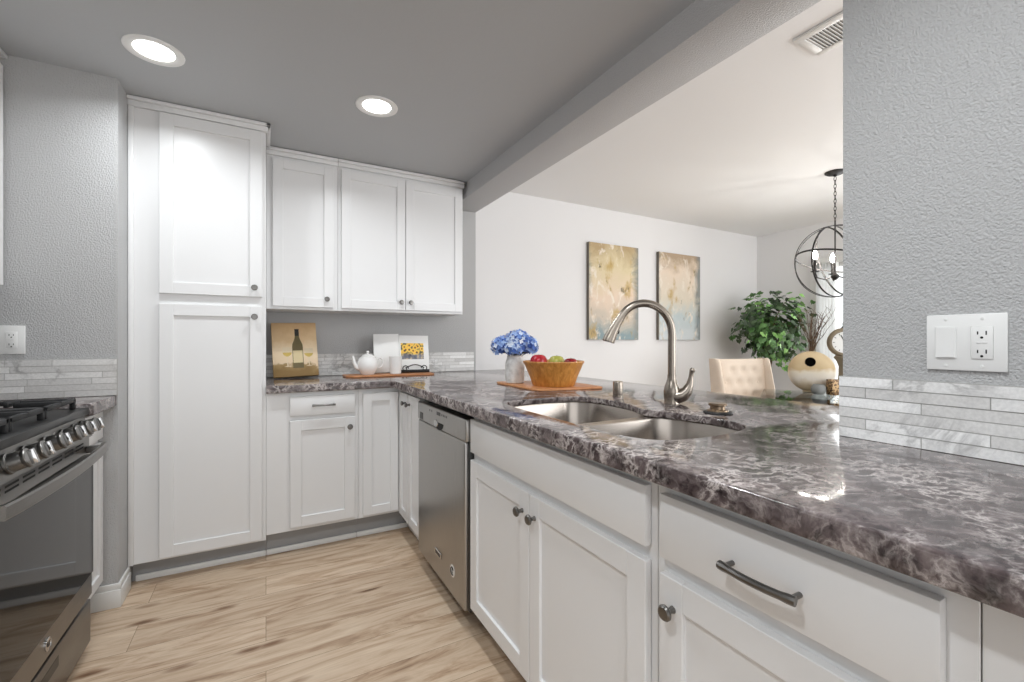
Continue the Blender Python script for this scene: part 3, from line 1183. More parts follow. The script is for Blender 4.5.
# vent strip with slots
b = MB()
fbox(b, fl, RY0 + 0.003, RY1 - 0.003, 0.752, 0.812, 0.0, 0.032, 0.002)
vsn = b.build('vent_strip', M['steel_range'], rg)
b = MB()
for g in range(7):
    ya = RY0 + 0.05 + g * 0.098
    for r in range(2):
        fbox(b, F_left(RX - 0.0125), ya, ya + 0.075, 0.782 + r * 0.013, 0.788 + r * 0.013, 0.0, 0.001)
b.build('vent_slots', M['slot'], vsn)
# oven door
b = MB()
fbox(b, fl, RY0 + 0.002, RY1 - 0.002, 0.213, 0.748, 0.0, 0.040, 0.004, 2)
od = b.build('oven_door', M['steel_range'], rg)
b = MB()
fbox(b, F_left(RX - 0.004), RY0 + 0.004, RY1 - 0.004, 0.298, 0.735, 0.0, 0.004, 0.001)
b.build('oven_window', M['oven_glass'], od)
b = MB()
# bowed flat handle
lo = []
n = 21
for i in range(n):
    s = i / (n - 1)
    y = RY0 + 0.008 + (RY1 - RY0 - 0.016) * s
    bow = 0.034 + 0.022 * math.sin(PI * s) ** 0.7
    x = RX + bow
    lo.append([(x - 0.010, y, 0.754), (x + 0.003, y, 0.750), (x + 0.007, y, 0.755), (x + 0.007, y, 0.783), (x + 0.003, y, 0.788), (x - 0.010, y, 0.785)])
b.loft(lo, True, True)
for y in (RY0 + 0.035, RY1 - 0.035):
    b.box(RX - 0.011, RX + 0.03, y - 0.014, y + 0.014, 0.757, 0.781, 0.003)
b.build('oven_handle', M['steel_range'], od)
b = MB()
b.lathe([(0, 0), (0.020, 0), (0.020, 0.003), (0.0175, 0.004), (0.0175, 0.003), (0, 0.003)], (RX - 0.0042, 1.868, 0.256), 28, (1, 0, 0))
bd = b.build('badge', M['chrome'], od)
t = text_mesh('GE', 0.019)
bmesh.ops.transform(t, matrix=Matrix.Translation((RX - 0.0007, 1.868, 0.256)) @ Matrix(((0, 0, 1, 0), (1, 0, 0, 0), (0, 1, 0, 0), (0, 0, 0, 1))), verts=t.verts)
b = MB()
b.merge(t)
b.build('badge_lettering', M['dark_steel'], rg)
b = MB()
fbox(b, fl, RY0 + 0.002, RY1 - 0.002, 0.035, 0.196, 0.0, 0.036, 0.004, 2)
dr = b.build('storage_drawer', M['steel_range'], rg)
b = MB()
fbox(b, F_left(RX - 0.0085), 1.80, 1.965, 0.132, 0.165, 0.0, 0.0012)
b.build('drawer_grip', M['dark_steel'], dr)
for y in (RY0 + 0.05, RY1 - 0.05):
    for x in (-1.2, -0.68):
        MB().lathe([(0, 0), (0.018, 0), (0.018, 0.03)], (x, y, 0), 12).build('leveling_foot', M['black'], rg)
# grates: three continuous cast iron frames, burners below
for (ya, yb) in ((RY0 + 0.02, RY0 + 0.262), (RY0 + 0.268, RY0 + 0.492), (RY0 + 0.498, RY1 - 0.02)):
    b = MB()
    xa, xb = -1.22, RX - 0.045
    zt = 0.962
    h = 0.0075
    for y in (ya + h, yb - h):
        b.box(xa, xb, y - h, y + h, zt - 0.016, zt, 0.003)
    for x in (xa + h, xb - h, (xa + xb) / 2):
        b.box(x - h, x + h, ya, yb, zt - 0.016, zt, 0.003)
    ym = (ya + yb) / 2
    for x0 in (xa, (xa + xb) / 2):
        xm = x0 + (xb - xa) / 4
        b.box(xm - 0.006, xm + 0.006, ya, ym - 0.03, zt - 0.014, zt + 0.004, 0.003)
        b.box(xm - 0.006, xm + 0.006, ym + 0.03, yb, zt - 0.014, zt + 0.004, 0.003)
        b.box(x0, xm - 0.03, ym - 0.006, ym + 0.006, zt - 0.014, zt + 0.004, 0.003)
        b.box(xm + 0.03, x0 + (xb - xa) / 2, ym - 0.006, ym + 0.006, zt - 0.014, zt + 0.004, 0.003)
    for x in (xa + h, xb - h):
        for y in (ya + h, yb - h):
            b.box(x - h, x + h, y - h, y + h, 0.9225, zt - 0.01, 0.002)
    b.build('grate', M['iron'], rg)
    for x in ((xa + (xb - xa) / 4), (xa + (xb - xa) * 0.75)):
        bb = MB()
        bb.lathe([(0, 0), (0.046, 0), (0.046, 0.008), (0.038, 0.012), (0.038, 0.018), (0.034, 0.022), (0, 0.022)], (x, ym, 0.9223), 24)
        bb.build('burner', M['black'], rg)

rc = thing('base_cabinet', 'narrow white base cabinet between the range and the gray wall corner', 'cabinet', (-0.95, 2.43, 0), 0, 'white base cabinets')
MB().box(XL + 0.001, -0.642, RY1 + 0.003, YL - 0.002, 0.105, 0.886, 0.0012, 1).build('cabinet_body', M['cabinet'], rc)
f_l = F_left(-0.642)
slab(f_l, RY1 + 0.012, YL - 0.008, 0.755, 0.872, rc)
d = shaker(f_l, RY1 + 0.012, YL - 0.008, 0.13, 0.735, rc, 0.045)
knob(f_l, 2.32, 0.645, d, r=0.012)
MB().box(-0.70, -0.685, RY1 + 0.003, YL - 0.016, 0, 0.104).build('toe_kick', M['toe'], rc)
sc_ = curve_plate([(XL + 0.001, RY1 + 0.003), (-0.592, RY1 + 0.003), (-0.58, RY1 + 0.01), (-0.58, YL - 0.001), (XL + 0.001, YL - 0.001)], [], 0.8885, 0.936, 0.005).build('countertop', M['granite'], None, angle=50)
tag(sc_, 'short dark granite countertop between the range and the gray wall', 'countertop')
ul = thing('wall_cabinet', 'white wall cabinet at the far left edge above the range', 'cabinet', (-1.1, 2.2, 1.38), 0, 'upper wall cabinet over the range')
MB().box(XL + 0.001, -0.947, 1.5, YL - 0.001, 1.385, 2.318, 0.0015, 1).build('cabinet_body', M['cabinet'], ul)
MB().box(XL + 0.001, -0.918, 1.5, YL - 0.001, 2.318, 2.334, 0.003).build('crown_trim', M['cabinet'], ul)
d = shaker(F_left(-0.947), 2.05, YL - 0.012, 1.40, 2.285, ul)
knob(F_left(-0.947), 2.09, 1.45, d)
d = shaker(F_left(-0.947), 1.51, 2.045, 1.40, 2.285, ul)
knob(F_left(-0.947), 2.0, 1.45, d)


# ------------------------------------------------------------------ wall plates
def outlet(fn, parent, u, w, s=1.0):
    b = MB()
    fbox(b, fn, u - 0.0165, u + 0.0165, w - 0.0335, w + 0.0335, 0.006, 0.0085, 0.002, 2)
    d = b.build('receptacle', M['plastic_white'], parent)
    for dz in (0.0195, -0.0185):
        b = MB()
        fbox(b, fn, u - 0.0075, u - 0.0055, w + dz - 0.004, w + dz + 0.004, 0.0085, 0.0089)
        fbox(b, fn, u + 0.0050, u + 0.0070, w + dz - 0.0032, w + dz + 0.0032, 0.0085, 0.0089)
        a = Vector(fn(u, w + dz - 0.0095, 0.0085))
        n_ = (Vector(fn(u, w, 1)) - Vector(fn(u, w, 0))).normalized()
        b.lathe([(0.0024, 0.0), (0.0024, 0.0004), (0, 0.0004)], a, 10, n_)
        b.build('outlet_slots', M['slot'], parent)
    b = MB()
    fbox(b, fn, u - 0.008, u - 0.0005, w - 0.002, w + 0.002, 0.0085, 0.0095, 0.0004, 1)
    fbox(b, fn, u + 0.0005, u + 0.008, w - 0.002, w + 0.002, 0.0085, 0.0095, 0.0004, 1)
    b.build('test_buttons', M['trim'], parent)
    return d


fr_ = F_pen(XR)
sw = thing('switch_plate', 'wide white wall plate with a rocker switch and an outlet on the right wall', 'switch plate', (XR, 0.366, 1.176))
b = MB()
fbox(b, fr_, 0.303, 0.427, 1.113, 1.231, 0.0005, 0.006, 0.002, 2)
b.build('plate', M['plastic_white'], sw)
b = MB()
fbox(b, fr_, 0.395 - 0.0175, 0.395 + 0.0175, 1.172 - 0.0345, 1.172 + 0.0345, 0.006, 0.0075, 0.001, 1)
b.build('switch_frame', M['plastic_white'], sw)
b = MB()
P = [(1.172 - 0.0315, 0.0072), (1.172 - 0.0315, 0.0105), (1.172, 0.0092), (1.172 + 0.0315, 0.0095), (1.172 + 0.0315, 0.0072)]
b.prism(P, lambda u, w_, t: (XR - w_, 0.395 - 0.0145 + 0.029 * t, u), 0.0, 1.0)
b.build('rocker', M['plastic_white'], sw)
outlet(fr_, sw, 0.339, 1.172)
for u in (0.395, 0.339):
    for w_ in (1.172 + 0.049, 1.172 - 0.049):
        MB().lathe([(0.0032, 0.0), (0.0028, 0.001), (0, 0.0012)], fr_(u, w_, 0.006), 10, (-1, 0, 0)).build('screw', M['plastic_white'], sw)

fl_ = F_back(YL)
ol = thing('outlet_plate', 'white wall outlet on the gray wall above the range backsplash', 'outlet', (-0.90, YL, 1.18))
b = MB()
fbox(b, fl_, -0.945, -0.867, 1.122, 1.238, 0.0005, 0.006, 0.002, 2)
b.build('plate', M['plastic_white'], ol)
outlet(fl_, ol, -0.906, 1.18)

# ------------------------------------------------------------------ ceiling lights and vent
for i, (lx, ly) in enumerate(CAN_POS[:2]):
    t = thing('recessed_light', ('lit recessed ceiling light over the pantry, left of the pair', 'lit recessed ceiling light in front of the upper wall cabinets, right of the pair')[i],
              'ceiling light', (lx, ly, CEIL), 0, 'recessed kitchen ceiling lights')
    MB().lathe([(0.101, 0.0), (0.100, -0.004), (0.092, -0.007), (0.072, -0.004), (0.068, -0.001)], (lx, ly, CEIL - 0.0004), 40).build('trim_ring', M['plastic_white'], t)
    MB().lathe([(0.069, -0.001), (0.05, -0.004), (0, -0.005)], (lx, ly, CEIL), 36).build('lens', M['lens_glow'], t)

vt = thing('ceiling_vent', 'white slatted air vent on the dining room ceiling', 'vent', (2.04, 0.92, DCEIL))
b = MB()
vx0, vx1, vy0, vy1 = 1.945, 2.145, 0.72, 1.085
z0 = DCEIL - 0.012
for x0, x1, y0, y1 in ((vx0, vx0 + 0.035, vy0, vy1), (vx1 - 0.03, vx1, vy0, vy1), (vx0 + 0.0352, vx1 - 0.0302, vy0, vy0 + 0.03), (vx0 + 0.0352, vx1 - 0.0302, vy1 - 0.03, vy1)):
    b.box(x0, x1, y0, y1, z0, DCEIL - 0.0005, 0.002)
b.build('frame', M['trim'], vt)
MB().box(vx0 + 0.03, vx1 - 0.03, vy0 + 0.03, vy1 - 0.03, DCEIL - 0.002, DCEIL - 0.0006).build('duct_opening', M['toe'], vt)
for i in range(24):
    y = vy0 + 0.036 + i * 0.0127
    b = MB()
    b.box(vx0 + 0.03, vx1 - 0.03, -0.006, 0.006, -0.0008, 0.0008, 0, mat=Matrix.Translation((0, y, DCEIL - 0.007)) @ Matrix.Rotation(0.5, 4, 'X'))
    b.build('slat', M['trim'], vt)

# ------------------------------------------------------------------ back counter still life
ZC = CT1 + 0.0003
# wine picture, a stretched canvas leaning on the wall
wp = thing('wine_painting', 'small tan canvas painted with a wine bottle and glasses, leaning beside the pantry', 'painting', (0.155, 3.2, ZC))
LEAN = Matrix.Translation((0.042, 3.21, ZC + 0.0075)) @ Matrix.Rotation(math.radians(3), 4, 'Z') @ Matrix.Rotation(math.radians(-15), 4, 'X') @ Matrix.Rotation(math.radians(-1.5), 4, 'Y')
k = NT('tan_painted_canvas')
v = k.coords()
sx = k.n('ShaderNodeSeparateXYZ')
tcg = k.n('ShaderNodeTexCoord')
k.l(tcg.outputs['Generated'], sx.inputs[0])
n0 = k.noise(v, 14, 5, 0.6)
zz = k.math('ADD', sx.outputs['Z'], k.math('MULTIPLY', k.math('SUBTRACT', n0, 0.5), 0.35))
c = k.ramp(zz, [(0.1, rgb(150, 120, 72)), (0.2, rgb(168, 140, 92)), (0.24, rgb(238, 214, 180)), (0.5, rgb(242, 220, 186)), (0.68, rgb(222, 192, 150)), (0.95, rgb(198, 164, 122))])
k.l(c, k.b.inputs['Base Color'])
k.set(Roughness=0.6)
k.bump(n0, 0.1, 0.002)
CW, CH = 0.268, 0.362
b = MB()
b.box(0, CW, 0, 0.022, 0, CH, 0.002, mat=LEAN)
b.build('canvas', k.m, wp)
M['bottle_paint'] = plain('olive_bottle_paint', rgb(112, 98, 60), 0.5, var=0.15)
M['dark_paint'] = plain('dark_capsule_paint', rgb(40, 34, 30), 0.5, var=0.1)
M['label_paint'] = plain('cream_label_paint', rgb(226, 208, 164), 0.5, var=0.06)
M['gold_paint'] = plain('straw_wine_paint', rgb(206, 178, 92), 0.5, var=0.15)
M['pale_paint'] = plain('pale_glass_paint', rgb(234, 216, 184), 0.5, var=0.05)


def flat(name, pts, off, mat):
    b = MB()
    b.prism(pts, lambda u, w_, t: LEAN @ Vector((u, -0.0002 - t, w_)), off, off + 0.0003)
    return b.build(name, mat, wp)


def profile(cx, half):
    return [(cx + r, z) for r, z in half] + [(cx - r, z) for r, z in reversed(half)]


bx = 0.148
flat('painted_bottle', profile(bx, [(0.032, 0.055), (0.032, 0.195), (0.03, 0.215), (0.018, 0.245), (0.013, 0.265), (0.013, 0.30)]), 0.0, M['bottle_paint'])
flat('painted_capsule', profile(bx, [(0.013, 0.272), (0.0125, 0.308), (0.0135, 0.318)]), 0.0004, M['dark_paint'])
flat('painted_label', profile(bx, [(0.0285, 0.09), (0.0285, 0.172)]), 0.0004, M['label_paint'])
for gx, s_ in ((0.085, 1.0), (0.213, 0.95)):
    bowlp = [(0.006, 0.132 * s_), (0.022, 0.142 * s_), (0.029, 0.162 * s_), (0.026, 0.195 * s_)]
    g = flat('painted_glass', profile(gx, [(0.02, 0.066), (0.003, 0.072), (0.003, 0.13 * s_)] + bowlp), 0.0, M['pale_paint'])
    flat('painted_wine', profile(gx, [(0.006, 0.134 * s_), (0.021, 0.144 * s_), (0.0275, 0.16 * s_)]), 0.0004, M['gold_paint'])

# tray with teapot, cup, recipe book on an easel
tr = curve_plate([(0.497, 3.03), (1.02, 3.03), (1.05, 3.06), (1.05, 3.215), (1.02, 3.24), (0.47, 3.24), (0.455, 3.22), (0.455, 3.07)], [], CT1 + 0.0003, CT1 + 0.0133, 0.004).build('serving_tray', M['tray_wood'])
tag(tr, 'reddish wooden serving board under the white teapot on the back counter', 'tray')
center_origin(tr, (0.77, 3.13, CT1))
ZT = CT1 + 0.0136
tp = thing('teapot', 'white porcelain teapot on the wooden board by the back wall', 'teapot', (0.605, 3.13, ZT))
tx, ty = 0.605, 3.135
MB().lathe([(0, 0), (0.042, 0), (0.044, 0.004), (0.05, 0.012), (0.064, 0.035), (0.069, 0.06), (0.067, 0.085), (0.058, 0.108), (0.047, 0.118), (0.042, 0.12)], (tx, ty, ZT), 36).build('pot_body', M['porcelain'], tp)
MB().lathe([(0.045, 0.1195), (0.044, 0.124), (0.03, 0.134), (0.012, 0.139), (0.007, 0.142), (0.0075, 0.147), (0.011, 0.152), (0.010, 0.158), (0, 0.161)], (tx, ty, ZT), 30).build('lid', M['porcelain'], tp)
MB().tube([(tx - 0.055, ty, ZT + 0.045), (tx - 0.075, ty, ZT + 0.055), (tx - 0.087, ty, ZT + 0.08), (tx - 0.092, ty, ZT + 0.11), (tx - 0.10, ty, ZT + 0.125)], [0.02, 0.016, 0.012, 0.0095, 0.0085], 14).build('spout', M['porcelain'], tp)
MB().tube([(tx + 0.058, ty, ZT + 0.10), (tx + 0.08, ty, ZT + 0.112), (tx + 0.10, ty, ZT + 0.10), (tx + 0.104, ty, ZT + 0.075), (tx + 0.092, ty, ZT + 0.05), (tx + 0.064, ty, ZT + 0.04)], 0.0065, 10).build('handle', M['porcelain'], tp)
cu_ = MB().lathe([(0, 0.0), (0.034, 0.0), (0.037, 0.003), (0.044, 0.118), (0.0445, 0.12), (0.042, 0.119), (0.035, 0.008), (0, 0.007)], (0.785, 3.10, ZT), 32).build('cup', M['porcelain'])
tag(center_origin(cu_, (0.785, 3.10, ZT)), 'tall white cup on the wooden board between teapot and recipe book', 'cup')

eb = thing('book_easel', 'dark metal scroll easel holding the white recipe book', 'book stand', (0.96, 3.19, ZT))
b = MB()
b.box(0.83, 1.045, 3.150, 3.195, ZT, ZT + 0.008, 0.002)
b.box(0.83, 1.045, 3.150, 3.155, ZT, ZT + 0.022, 0.002)
b.build('ledge', M['black_metal'], eb)
b = MB()
for s_, cx0 in ((1, 0.865), (-1, 1.005)):
    pts = []
    for i in range(22):
        a = i / 21 * 2.4 * PI
        r = 0.024 * (1 - i / 30)
        pts.append((cx0 + s_ * r * math.cos(a), 3.147, ZT + 0.03 + r * math.sin(a)))
    b.tube(pts, 0.0032, 7)
pts = [(0.87 + 0.13 * i / 12, 3.147, ZT + 0.035 + 0.022 * math.sin(PI * i / 12)) for i in range(13)]
b.tube(pts, 0.0038, 7)
b.build('scrollwork', M['black_metal'], eb)
b = MB()
b.tube([(0.935, 3.21, ZT + 0.004), (0.935, 3.225, ZT + 0.13)], 0.004, 8)
b.tube([(0.935, 3.232, ZT + 0.12), (0.935, 3.236, ZT + 0.004)], 0.004, 8)
b.build('back_prop', M['black_metal'], eb)

bk = thing('recipe_book', 'open white recipe book with a sunflower picture, propped behind the teapot', 'book', (0.85, 3.19, ZT + 0.009))
BL = Matrix.Translation((0.835, 3.176, ZT + 0.0085)) @ Matrix.Rotation(math.radians(-8), 4, 'X')
M['paper'] = plain('white_book_paper', rgb(240, 240, 238), 0.5, bump=(20, 0.03, 0.001))
Lp = BL @ Matrix.Rotation(math.radians(-7), 4, 'Z')
Rp = BL @ Matrix.Rotation(math.radians(5), 4, 'Z')
b = MB()
b.box(-0.175, -0.001, 0.0, 0.010, 0.0, 0.272, 0.002, mat=Lp)
b.build('left_page', M['paper'], bk)
b = MB()
b.box(0.001, 0.225, 0.0, 0.010, 0.0, 0.262, 0.002, mat=Rp)
pg = b.build('right_page', M['paper'], bk)
k = NT('sunflower_photo')
v = k.coords()
vo = k.n('ShaderNodeTexVoronoi')
vo.inputs['Scale'].default_value = 36
k.l(v, vo.inputs['Vector'])
fl3 = k.ramp(vo.outputs['Distance'], [(0.0, rgb(40, 26, 12)), (0.22, rgb(60, 36, 14)), (0.3, rgb(236, 176, 36)), (0.55, rgb(248, 206, 80)), (0.75, rgb(70, 66, 24))])
tcg = k.n('ShaderNodeTexCoord')
sx = k.n('ShaderNodeSeparateXYZ')
k.l(tcg.outputs['Generated'], sx.inputs[0])
zz = k.math('ADD', sx.outputs['Z'], k.math('MULTIPLY', k.math('SUBTRACT', k.noise(v, 30, 3), 0.5), 0.4))
lowm = k.ramp(zz, [(0.26, (1, 1, 1, 1)), (0.4, (0, 0, 0, 1))])
lowc = k.ramp(k.noise(v, 30, 4), [(0.35, rgb(56, 52, 58)), (0.55, rgb(112, 116, 130)), (0.68, rgb(206, 186, 150))])
c = k.mix(lowm, fl3, lowc)
k.l(c, k.b.inputs['Base Color'])
k.set(Roughness=0.4)
b = MB()
b.prism([(0.012, 0.088), (0.185, 0.088), (0.185, 0.205), (0.012, 0.205)], lambda u, w_, t: Rp @ Vector((u, -t, w_)), 0.0003, 0.0008)
b.build('sunflower_picture', k.m, pg)

# ------------------------------------------------------------------ peninsula: board, vase of hydrangeas, bowl of apples
bd_pts = [(1.138, 2.25), (1.126, 2.21), (1.12, 1.83), (1.128, 1.8), (1.158, 1.792), (1.448, 1.745), (1.478, 1.75), (1.488, 1.78), (1.508, 2.12), (1.505, 2.15), (1.478, 2.165), (1.168, 2.255)]
bo_ = curve_plate(bd_pts, [], CT1 + 0.0003, CT1 + 0.0123, 0.004).build('cutting_board', M['board_wood'])
tag(center_origin(bo_, (1.31, 1.99, CT1)), 'orange wooden cutting board under the fruit bowl on the peninsula', 'cutting board')
ZB = CT1 + 0.0126

k = NT('whitewashed_ceramic')
v = k.coords()
c = k.ramp(k.noise(v, 22, 5, 0.6), [(0.35, rgb(200, 198, 194)), (0.6, rgb(238, 237, 234))])
k.l(c, k.b.inputs['Base Color'])
k.set(Roughness=0.4)
M['vase_white'] = k.m
VX, VY = 1.187, 2.13
va = MB().lathe([(0, 0), (0.045, 0), (0.05, 0.004), (0.053, 0.03), (0.053, 0.09), (0.05, 0.115), (0.043, 0.132), (0.042, 0.142), (0.046, 0.148), (0.043, 0.149), (0.039, 0.142), (0.04, 0.132),
                 (0.046, 0.11), (0.048, 0.05), (0.045, 0.012), (0, 0.010)], (VX, VY, ZB), 36).build('vase', M['vase_white'])
tag(center_origin(va, (VX, VY, ZB)), 'white ceramic vase of blue hydrangeas on the cutting board', 'vase')
hy = thing('hydrangea_bouquet', 'bunch of blue hydrangea blooms standing in the white vase', 'flowers', (VX, VY, ZB + 0.02))
k = NT('hydrangea_blue')
v = k.coords()
at = k.n('ShaderNodeAttribute', attribute_name='tint')
c = k.ramp(at.outputs['Fac'], [(0.0, rgb(58, 92, 172)), (0.3, rgb(104, 142, 212)), (0.6, rgb(166, 192, 234)), (1.0, rgb(232, 240, 250))])
k.l(c, k.b.inputs['Base Color'])
k.set(Roughness=0.7)
M['hydrangea'] = k.m
M['leaf_dark'] = plain('dark_leaf', rgb(44, 52, 38), 0.6, var=0.2, bump=(60, 0.1, 0.001))
rnd = random.Random(11)


def fib(n):
    for i in range(n):
        z = 1 - 2 * (i + 0.5) / n
        a = i * 2.399963
        r = math.sqrt(max(0, 1 - z * z))
        yield Vector((r * math.cos(a), r * math.sin(a), z))


for (hx, hy_, hz, hr) in ((-0.075, 0.03, 0.205, 0.062), (0.0, -0.035, 0.232, 0.070), (0.075, -0.02, 0.208, 0.066), (0.02, 0.06, 0.215, 0.06), (-0.035, -0.05, 0.195, 0.052), (0.115, 0.0, 0.195, 0.045)):
    b = MB()
    hx, hy_, hr = hx * 0.85, hy_ * 0.85, hr * 0.92
    c0 = Vector((VX + hx, VY + hy_, ZB + hz - 0.004))
    b.ell(c0, (hr * 0.8, hr * 0.8, hr * 0.72), 14, 10)
    for d_ in fib(95):
        if d_.z < -0.75:
            continue
        nrm = (d_ + Vector((rnd.uniform(-.35, .35), rnd.uniform(-.35, .35), rnd.uniform(-.35, .35)))).normalized()
        p = c0 + Vector((d_.x * hr, d_.y * hr, d_.z * hr * 0.9)) * rnd.uniform(0.93, 1.06)
        u_ = nrm.orthogonal().normalized()
        w_ = nrm.cross(u_)
        a0 = rnd.uniform(0, PI)
        ps = 0.0115 * rnd.uniform(0.85, 1.25)
        tn = rnd.random()
        for q in range(4):
            a = a0 + q * PI / 2
            e1 = u_ * math.cos(a) + w_ * math.sin(a)
            e2 = -u_ * math.sin(a) + w_ * math.cos(a)
            b._add([p, p + e1 * ps * 0.6 + e2 * ps * 0.5 + nrm * 0.001, p + e1 * ps * 1.15 + nrm * 0.0035, p + e1 * ps * 0.6 - e2 * ps * 0.5 + nrm * 0.001], [[0, 1, 2, 3]], tn, True)
    b.build('flower_head', M['hydrangea'], hy, fixn=False)
b = MB()
for i in range(12):
    a = i * 2 * PI / 12 + rnd.uniform(-.2, .2)
    d_ = Vector((math.cos(a), math.sin(a), 0))
    s_ = Vector((-d_.y, d_.x, 0))
    p = Vector((VX, VY, ZB + 0.150))
    L = rnd.uniform(0.06, 0.085)
    b._add([p + d_ * 0.015, p + d_ * L * 0.5 + s_ * 0.018 + Vector((0, 0, 0.022)), p + d_ * L + Vector((0, 0, 0.016)), p + d_ * L * 0.5 - s_ * 0.018 + Vector((0, 0, 0.022))], [[0, 1, 2, 3]], None, True)
b.build('leaves', M['leaf_dark'], hy, fixn=False)
b = MB()
for (hx, hy_, hz) in ((-0.075, 0.03, 0.19), (0.0, -0.035, 0.2), (0.075, -0.02, 0.19), (0.02, 0.06, 0.2), (-0.035, -0.05, 0.18), (0.115, 0.0, 0.18)):
    b.tube([(VX + hx * 0.1, VY + hy_ * 0.1, ZB + 0.015), (VX + hx * 0.25, VY + hy_ * 0.25, ZB + 0.14), (VX + hx, VY + hy_, ZB + hz)], 0.003, 6)
b.build('stems', M['leaf_dark'], hy)

BX, BY = 1.295, 1.915
bw = MB()
bw.lathe([(0, 0), (0.104, 0), (0.108, 0.004), (0.122, 0.045), (0.148, 0.105), (0.157, 0.121), (0.156, 0.125), (0.151, 0.126), (0.147, 0.121), (0.140, 0.104), (0.129, 0.082), (0.117, 0.075), (0, 0.073)], (BX, BY, ZB), 48)
bwo = bw.build('fruit_bowl', M['bowl_wood'])
tag(center_origin(bwo, (BX, BY, ZB)), 'honey-coloured wooden bowl of apples on the cutting board', 'bowl')


def apple_mat(name, a, c_, d):
    k = NT(name)
    v = k.coords(scale=(1, 1, 0.4))
    c = k.ramp(k.noise(v, 26, 4, 0.6), [(0.3, a), (0.55, c_), (0.75, d)])
    k.l(c, k.b.inputs['Base Color'])
    k.set(Roughness=0.22)
    return k.m


M['apple_red'] = apple_mat('red_apple_skin', rgb(140, 18, 32), rgb(186, 36, 50), rgb(216, 96, 80))
M['apple_green'] = apple_mat('green_apple_skin', rgb(150, 156, 62), rgb(184, 182, 88), rgb(206, 196, 120))
M['apple_dark'] = apple_mat('dark_red_apple_skin', rgb(108, 14, 24), rgb(150, 24, 34), rgb(178, 50, 46))
for (ax, ay, mt, lab, r, zz) in ((-0.062, 0.045, 'apple_red', 'bright red apple at the left in the wooden bowl', 0.045, 0.0735),
                                 (0.012, -0.01, 'apple_green', 'yellow-green apple between two red ones in the wooden bowl', 0.042, 0.0735),
                                 (0.048, -0.082, 'apple_dark', 'dark red apple at the right in the wooden bowl', 0.036, 0.0735)):
    t = thing('apple', lab, 'apple', (BX + ax, BY + ay, ZB + zz), 0, 'apples in the wooden bowl')
    b = MB()
    prof = [(0, 0.08), (0.35, 0.0), (0.62, 0.06), (0.9, 0.45), (1.0, 0.95), (0.93, 1.4), (0.72, 1.72), (0.42, 1.84), (0.18, 1.76), (0, 1.6)]
    b.lathe([(r * p, r * q) for p, q in prof], (BX + ax, BY + ay, ZB + zz), 28)
    b.build('skin', M[mt], t)
    MB().tube([(BX + ax, BY + ay, ZB + zz + r * 1.6), (BX + ax + 0.002, BY + ay, ZB + zz + r * 1.95)], 0.0014, 6).build('stem', M['trunk'], t)


# ------------------------------------------------------------------ dining room
def canvas(label, x0, x1, z0, z1, mat, grp):
    t = thing('painting', label, 'painting', ((x0 + x1) / 2, YB, z0), 0, grp)
    MB().box(x0, x1, YB - 0.036, YB - 0.002, z0, z1, 0.002).build('stretched_canvas', M['canvas_side'], t)
    b = MB()
    b.box(x0 + 0.001, x1 - 0.001, YB - 0.0375, YB - 0.0362, z0 + 0.001, z1 - 0.001)
    b.build('painted_face', mat, t)


canvas('abstract canvas in ochre and gold, the left of the pair on the white wall', 2.645, 3.268, 1.187, 2.105, M['paint_a'], 'abstract canvases on the dining wall')
canvas('paler abstract canvas nearer the plant, the right of the pair', 3.555, 4.185, 1.187, 2.10, M['paint_b'], 'abstract canvases on the dining wall')

# chair (tufted, winged), seen over the counter
ch = thing('dining_chair', 'beige button-tufted wingback dining chair behind the peninsula', 'chair', (3.69, 2.505, 0), -0.26)
b = MB()
nu, nw = 22, 24
W2, H0, H1 = 0.238, 0.47, 1.015
btn = []
for r in range(4):
    for q in range(4 if r % 2 == 0 else 3):
        btn.append((-0.165 + q * 0.11 + (0 if r % 2 == 0 else 0.055), 0.60 + r * 0.105))


def tuft(u, w_):
    d_ = 0.0
    for (bu, bwz) in btn:
        d_ += 0.03 * math.exp(-((u - bu) ** 2 + (w_ - bwz) ** 2) / (2 * 0.02 ** 2))
    return d_


front, back = [], []
for j in range(nw + 1):
    w_ = H0 + (H1 - H0) * j / nw
    lean = 0.10 * (w_ - H0)
    fr_row = []
    for i in range(nu + 1):
        u = -W2 + 2 * W2 * i / nu
        fr_row.append((u, -0.075 + lean + tuft(u, w_) + 0.02 * (abs(u) / W2) ** 6, w_))
    loop = fr_row + [(W2, 0.0 + lean, w_), (0, 0.012 + lean, w_), (-W2, 0.0 + lean, w_)]
    front.append(loop)
b.loft(front, True, True)
bkr = b.build('backrest', M['cloth'], ch, local=True, angle=60)
for s_ in (-1, 1):
    lo = []
    for w_, dep in ((0.47, 0.16), (0.62, 0.15), (0.80, 0.125), (0.95, 0.105), (1.01, 0.095), (1.02, 0.08)):
        lean = 0.10 * (w_ - H0)
        xa, xb = s_ * 0.239, s_ * 0.278
        lo.append([(xa, 0.01 + lean, w_), (xa, -dep + lean + 0.012, w_), ((xa + xb) / 2, -dep + lean, w_), (xb, -dep + lean + 0.012, w_), (xb, 0.01 + lean, w_), ((xa + xb) / 2, 0.018 + lean, w_)])
    b = MB()
    b.loft(lo, True, True)
    b.build('wing', M['cloth'], ch, local=True, angle=60)
for (u, w_) in btn:
    lean = 0.10 * (w_ - H0)
    b = MB()
    b.ell((u, -0.075 + lean + tuft(u, w_) - 0.001, w_), (0.011, 0.006, 0.011), 12, 8)
    b.build('button', M['cloth'], bkr, local=True)
MB().box(-0.265, 0.265, -0.50, 0.0, 0.36, 0.468, 0.03, 4).build('seat', M['cloth'], ch, local=True)
